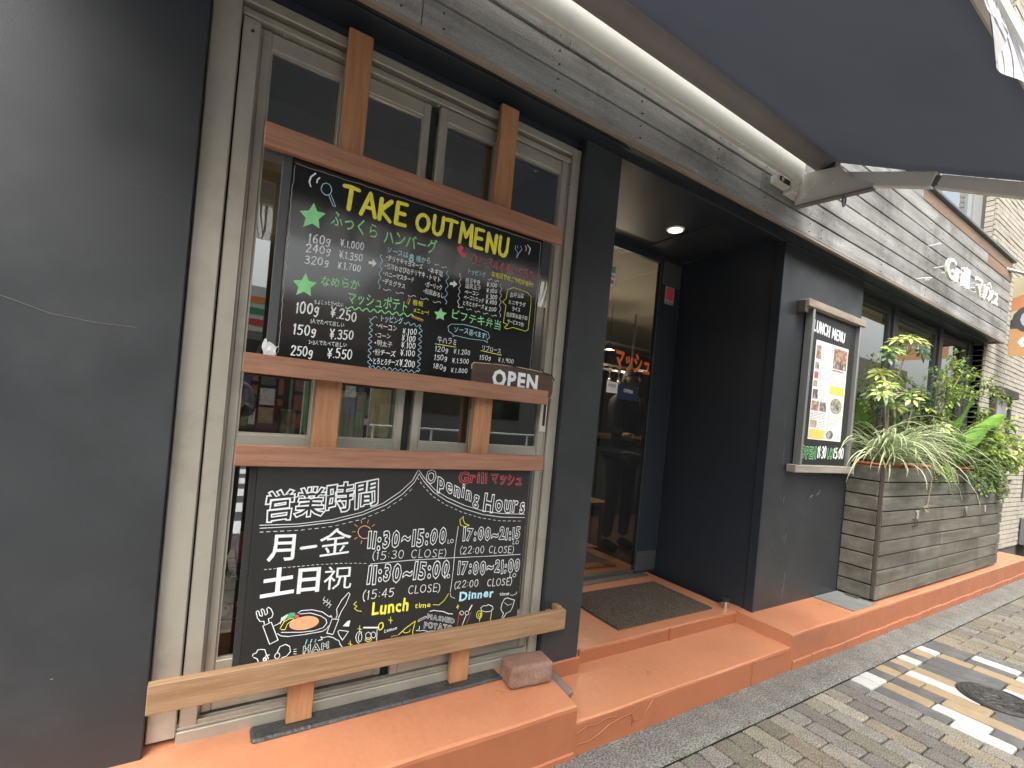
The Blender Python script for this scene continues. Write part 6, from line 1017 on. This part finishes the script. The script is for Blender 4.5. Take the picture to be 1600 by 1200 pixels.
shrub('variegated_shrub', 7.35, 1.62, 'cream and green broad-leaved shrub at the right end of the planter', [
    [(7.4, 1.6, 1.5), (7.5, 1.58, 1.75), (7.7, 1.56, 1.85)], [(7.5, 1.58, 1.5), (7.8, 1.55, 1.62), (8.15, 1.52, 1.65)], [(7.2, 1.58, 1.5), (7.1, 1.56, 1.7)], [(7.6, 1.58, 1.45), (7.9, 1.5, 1.45), (8.1, 1.5, 1.35)]], [LV, LG, LY], .085, 22, wr=.5, r_=.07)
shrub('yellow_shrub', 6.95, 1.62, 'yellow green bushy plant in front of the framed poster', [
    [(7.0, 1.6, 1.5), (7.05, 1.56, 1.62)], [(7.1, 1.58, 1.5), (7.25, 1.55, 1.55)], [(6.8, 1.58, 1.5), (6.7, 1.56, 1.7), (6.85, 1.55, 1.8)]], [LY, LG], .075, 26, wr=.5, r_=.08)
shrub('ficus_plant', 5.0, 1.70, 'dark green leafy plant behind the variegated stems by the window', [
    [(5.0, 1.7, 1.6), (4.95, 1.7, 1.9)], [(5.1, 1.7, 1.6), (5.3, 1.7, 1.8), (5.35, 1.7, 1.98)], [(4.8, 1.72, 1.7), (4.7, 1.72, 2.05)]], [LD, LG], .06, 18, wr=.4, r_=.07)
feather('fern', 5.85, 1.60, 'light green fern arching above the middle of the planter', 30, .66, [LY, LG, LB], .045, z0=1.42, elr=(35, 80), dr=75, wr=.34)
feather('fern', 6.6, 1.58, 'pale feathery fern leaning right in front of the dark bricks', 18, .5, [LG, LY], .045, z0=1.35, azr=(-1.2, .8), elr=(20, 75), dr=70, wr=.34)
feather('fern', 5.1, 1.62, 'mid green fern between the spider plant and the window', 24, .50, [LG, LD], .045, z0=1.33, elr=(30, 80), dr=70, wr=.34)
tr = MB(); tr.tube([(5.30, 1.53, 1.29), (5.33, 1.522, 1.2), (5.31, 1.524, 1.06), (5.28, 1.522, .97), (5.22, 1.522, .94)], .004, 6)
for _ in range(14): leaf(tr, (5.22 + random.gauss(0, .03), 1.515, .95 + random.gauss(0, .02)), rdir(-60, 30), (0, -1, .2), .04, .01)
tag(tr.obj('dry_runner', STEM), 'dry brown runner hanging down the front boards below the spider plant', 'dry stem')

# ------------------------------------------------------------------ across the street (mirrored in the panes)
TILE = mat('dark_grey_tile', (.14, .14, .135), .5, var=.2, vs_=40, bump=.2, bs=60); CONC = mat('pale_concrete', (.55, .53, .49), .85, var=.12, vs_=3, dirt=((.2, .19, .17), 1, .5)); DG = mat('dark_shop_glass', (.03, .035, .035), .05, .3)
ob = empty('shop_building', (1, -11, 0), 'low shop with white fascia and coloured stripes across the street', 'building')
MB().box(-4, 4.5, -16, -11, 0, 3.0).obj('wall', CONC, ob); MB().box(-4, 4.5, -11, -10.6, 3.0, 4.2).obj('fascia', mat('shop_white', (.62, .62, .58), .5), ob)
for z, c in ((3.75, (.75, .22, .03)), (3.45, (.03, .25, .12)), (3.15, (.55, .03, .04))): MB().box(-4, 4.5, -10.598, -10.58, z, z + .17).obj('stripe', mat('shop_stripe_%d' % int(z * 100), c, .5), ob)
for k in range(6): MB().box(-3.8 + 1.38 * k, -2.5 + 1.38 * k, -10.99, -10.9, .2, 2.8).obj('window', DG, ob)
WPC = [mat('window_poster_%d' % k, c, .5, var=.4, vs_=8) for k, c in enumerate([(.55, .54, .48), (.26, .07, .06), (.06, .08, .18), (.13, .22, .12), (.34, .28, .13), (.30, .30, .26), (.22, .10, .12), (.08, .08, .08), (.62, .60, .55)])]
rp = random.Random(5)
for k in range(6):
    x = -3.75 + 1.38 * k
    while x < -2.6 + 1.38 * k:
        w_ = rp.uniform(.12, .42); z = rp.uniform(.4, .7)
        while z < 2.6:
            h_ = rp.uniform(.18, .55)
            if rp.random() < .75: MB().box(x, min(x + w_, -2.52 + 1.38 * k), -10.898, -10.885, z, min(z + h_, 2.75)).obj('window_poster', WPC[rp.randrange(9)], ob)
            z += h_ + rp.uniform(.03, .12)
        x += w_ + rp.uniform(.02, .08)
ob2 = empty('tiled_building', (9, -11, 0), 'dark grey tiled building with entrance steps across the street', 'building')
MB().box(4.6, 13, -17, -10.8, 0, 6.2).obj('wall', TILE, ob2)
for z in range(19): MB().box(4.6, 13, -10.8, -10.795, .1 + z * .32, .4 + z * .32 - .02).obj('tile_band', TILE, ob2)
for k in range(3):
    for j in range(2): MB().box(5.4 + 2.4 * k, 6.9 + 2.4 * k, -10.79, -10.75, 1.2 + 3 * j, 2.9 + 3 * j).obj('window', DG, ob2)
ob3 = empty('beige_building', (20, -12, 0), 'beige apartment building further along across the street', 'building')
MB().box(13.2, 45, -20, -11, 0, 7.5).obj('wall', mat('beige_render', (.42, .36, .27), .8, var=.08), ob3)
for k in range(8):
    for j in range(2): MB().box(14 + 3 * k, 15.6 + 3 * k, -10.99, -10.93, 1 + 3 * j, 2.6 + 3 * j).obj('window', DG, ob3)
ob4 = empty('grey_house', (-9, -12, 0), 'pale grey house across the street on the left', 'building')
MB().box(-20, -4.3, -18, -10.9, 0, 5.5).obj('wall', CONC, ob4)
for k in range(4): MB().box(-18 + 3.5 * k, -16 + 3.5 * k, -10.89, -10.85, 1, 2.6).obj('window', DG, ob4)
up = empty('reflection_pole', (12.21, -8, 0), 'pale concrete pole added on the far pavement to mirror as a strip in the door glass', 'reflection pole')  # added pole, placed to give the door glass a pale reflected strip
MB().tube([(12.21, -8, .05), (12.21, -8, 9)], [.17, .13], 20).obj('shaft', CONC, up, smooth=True)
MB().box(12.03, 12.39, -8.22, -8.15, 1.5, 2.1).obj('notice_plate', mat('red_notice', (.5, .12, .08), .5), up)
for k, (x, w_, h_, c) in enumerate([(-.4, .9, 1.9, (.55, .08, .06)), (1.7, .8, 1.7, (.08, .3, .12)), (3.3, .8, 1.9, (.36, .30, .14))]):
    fg = empty('shop_flag', (x, -8.6, .08), ['red', 'green', 'yellow'][k] + ' upright shop flag on the far pavement in front of the low shop', 'flag')
    MB().tube([(x, -8.6, .08), (x, -8.6, h_ + .3)], .015, 8).obj('pole', CONC, fg); MB().box(x + .016, x + .55, -8.61, -8.595, .5, h_ + .25).obj('cloth', mat('flag_cloth_%d' % k, c, .7, var=.4, vs_=6), fg)
gd = empty('guard_rail', (5, -7.7, 0), 'white pipe guard rail along the far pavement', 'guard rail'); WP = mat('white_pipe', (.7, .7, .68), .4)
for k in range(9): MB().tube([(3.2 + k * 1.5, -7.7, .075), (3.2 + k * 1.5, -7.7, .85)], .03, 8).obj('post', WP, gd)
for z in (.84, .5): MB().tube([(3.1, -7.7, z), (15.3, -7.7, z)], .025, 8).obj('rail', WP, gd)

# ------------------------------------------------------------------ people
SKIN = mat('skin', (.52, .32, .22), .5); HAIR = mat('dark_hair', (.02, .015, .012), .5, bump=.5, bs=90)
def person(loc, rz, label, pose, jacket, trousers, scale=1.0):
    t = empty('person', loc, label, 'person', rz=rz); LOCALS.add(t.name)
    def skin(nm, V, E_, rad, m, root=0, sub=2):
        me = bpy.data.meshes.new(nm); me.from_pydata(V, E_, []); me.update(); o = bpy.data.objects.new(nm, me); COL.objects.link(o)
        sm = o.modifiers.new('s', 'SKIN'); sv = me.skin_vertices[0].data
        for i, r_ in enumerate(rad): sv[i].radius = (r_, r_) if not isinstance(r_, tuple) else r_
        for i in range(len(rad)): sv[i].use_root = (i == root)
        ss = o.modifiers.new('b', 'SUBSURF'); ss.levels = ss.render_levels = sub
        bpy.context.view_layer.update(); me2 = bpy.data.meshes.new_from_object(o.evaluated_get(bpy.context.evaluated_depsgraph_get())); COL.objects.unlink(o); bpy.data.objects.remove(o)
        return link(nm, me2, m, t, smooth=True)
    # front is +y. joints: pelvis 0, waist 1, chest 2, neck base 3, neck 4
    hl, hr = pose
    V = [(0, 0, .95), (0, 0, 1.10), (0, 0, 1.32), (0, 0, 1.45), (0, .01, 1.52)]; E_ = [(0, 1), (1, 2), (2, 3), (3, 4)]; rad = [(.16, .12), (.145, .11), (.18, .125), (.09, .08), (.055, .055)]
    for s, hand in ((-1, hl), (1, hr)):
        sh = Vector((s * .17, 0, 1.42)); h = Vector(hand); el = (sh + h) / 2 + Vector((s * .05, -.02, -.14)); wr = h + (el - h).normalized() * .09
        i = len(V); V += [tuple(sh), tuple(el), tuple(wr)]; E_ += [(3, i), (i, i + 1), (i + 1, i + 2)]; rad += [.075, .055, .042]
    coat = skin('jacket', V, E_, rad, jacket)
    V = [(0, 0, .95)]; E_ = []; rad = [(.155, .12)]
    for s in (-1, 1): i = len(V); V += [(s * .09, 0, .86), (s * .105, .02, .50), (s * .11, -.01, .10)]; E_ += [(0, i), (i, i + 1), (i + 1, i + 2)]; rad += [.095, .068, .05]
    skin('trousers', V, E_, rad, trousers)
    for s in (-1, 1): skin('shoe', [(s * .11, -.05, .05), (s * .11, .05, .045), (s * .115, .15, .035)], [(0, 1), (1, 2)], [(.045, .045), (.045, .045), (.04, .032)], GROOVE)
    # head: skull, jaw, nose, ears; hair cap
    bm = bmesh.new(); bmesh.ops.create_uvsphere(bm, u_segments=28, v_segments=20, radius=1)
    for q in bm.verts:
        x, y, z = q.co; k = 1 - .28 * max(0, -z) ** 1.3
        nose = .030 * math.exp(-((x / .16) ** 2) - ((z + .18) / .22) ** 2) * (y > 0); eye = -.012 * (math.exp(-(((abs(x) - .38) / .16) ** 2) - ((z - .02) / .12) ** 2)) * (y > 0)
        q.co = Vector((x * .076 * k, y * .096 * (1 - .12 * max(0, -z)) + nose + eye + (.008 if z < -.5 and y > 0 else 0), z * .118))
    me = bpy.data.meshes.new('head'); bm.to_mesh(me); bm.free(); hd = link('head', me, SKIN, t, smooth=True); hd.location = (0, .03, 1.63)
    me = bpy.data.meshes.new('hair'); bm = bmesh.new(); bmesh.ops.create_uvsphere(bm, u_segments=24, v_segments=16, radius=1)
    bmesh.ops.delete(bm, geom=[q for q in bm.verts if (q.co.z < .25 and q.co.y > .15) or q.co.z < -.55], context='VERTS')
    for q in bm.verts: q.co = Vector((q.co.x * .083, q.co.y * .103 - .004, q.co.z * .125 + .004))
    bm.to_mesh(me); bm.free(); hr_ = link('hair', me, HAIR, t, smooth=True); hr_.location = (0, .028, 1.63)
    f = MB()
    for s in (-1, 1): f.tube([(s * .03, .1235, 1.632), (s * .03, .127, 1.632)], [.009, .006], 8)
    f.tube([(-.024, .117, 1.568), (0, .1215, 1.566), (.024, .117, 1.568)], .0035, 6); f.obj('face_feature', HAIR, t)
    for s in (-1, 1): MB().tube([(s * .074, .025, 1.61), (s * .084, .015, 1.635), (s * .076, .03, 1.655)], [.008, .012, .007], 8).obj('ear', SKIN, t, smooth=True)
    for s, h in ((-1, hl), (1, hr)):
        h = Vector(h); sh = Vector((s * .17, 0, 1.42)); d = (h - (sh + h) / 2 - Vector((s * .05, -.02, -.14))).normalized(); side = Vector((-s, 0, 0))
        base = h - d * .05; hn = MB(); hn.tube([base - d * .05, base, h], [.026, .034, .036], 10)
        for k in range(4):
            o_ = Vector((0, 0, 1)).cross(d).normalized() if abs(d.z) < .8 else Vector((0, 1, 0)); r0 = h + o_ * (k - 1.5) * .017; l = [.062, .075, .07, .055][k]
            hn.tube([r0, r0 + d * l * .5, r0 + d * l * .8 + side * .012, r0 + d * l * .85 + side * .028], [.0095, .009, .008, .006], 7)
        hn.tube([base + side * .02, h + side * .035 - Vector((0, 0, .012)), h + side * .045 + d * .025], [.012, .010, .008], 7)
        hn.obj('hand', SKIN, t, smooth=True)
    return t
JK = mat('black_puffer', (.022, .024, .03), .35, var=.2, bump=.6, bs=9, stretch=(.3, .3, 3)); TR_ = mat('dark_trousers', (.03, .03, .035), .8)
pp = person((0, -.50, 0), 0, 'photographer in black puffer jacket raising both arms, mirrored in the window', ((-.085, .38, 1.35), (.085, .38, 1.35)), JK, TR_)
for o in pp.children: pass
ph = box('phone', -.078, .078, -.075, -.066, 1.375, 1.452, mat('phone_black', (.02, .02, .02), .2), None, .003)
tag(ph, 'dark phone held up level in both hands of the photographer', 'phone')
person((3.38, 3.32, PZ - .004), math.pi, 'person in dark clothes standing inside at the counter behind the door', ((-.2, .30, 1.10), (.2, .30, 1.10)), mat('dark_shirt', (.03, .03, .035), .7), TR_)
bpy.context.view_layer.update()
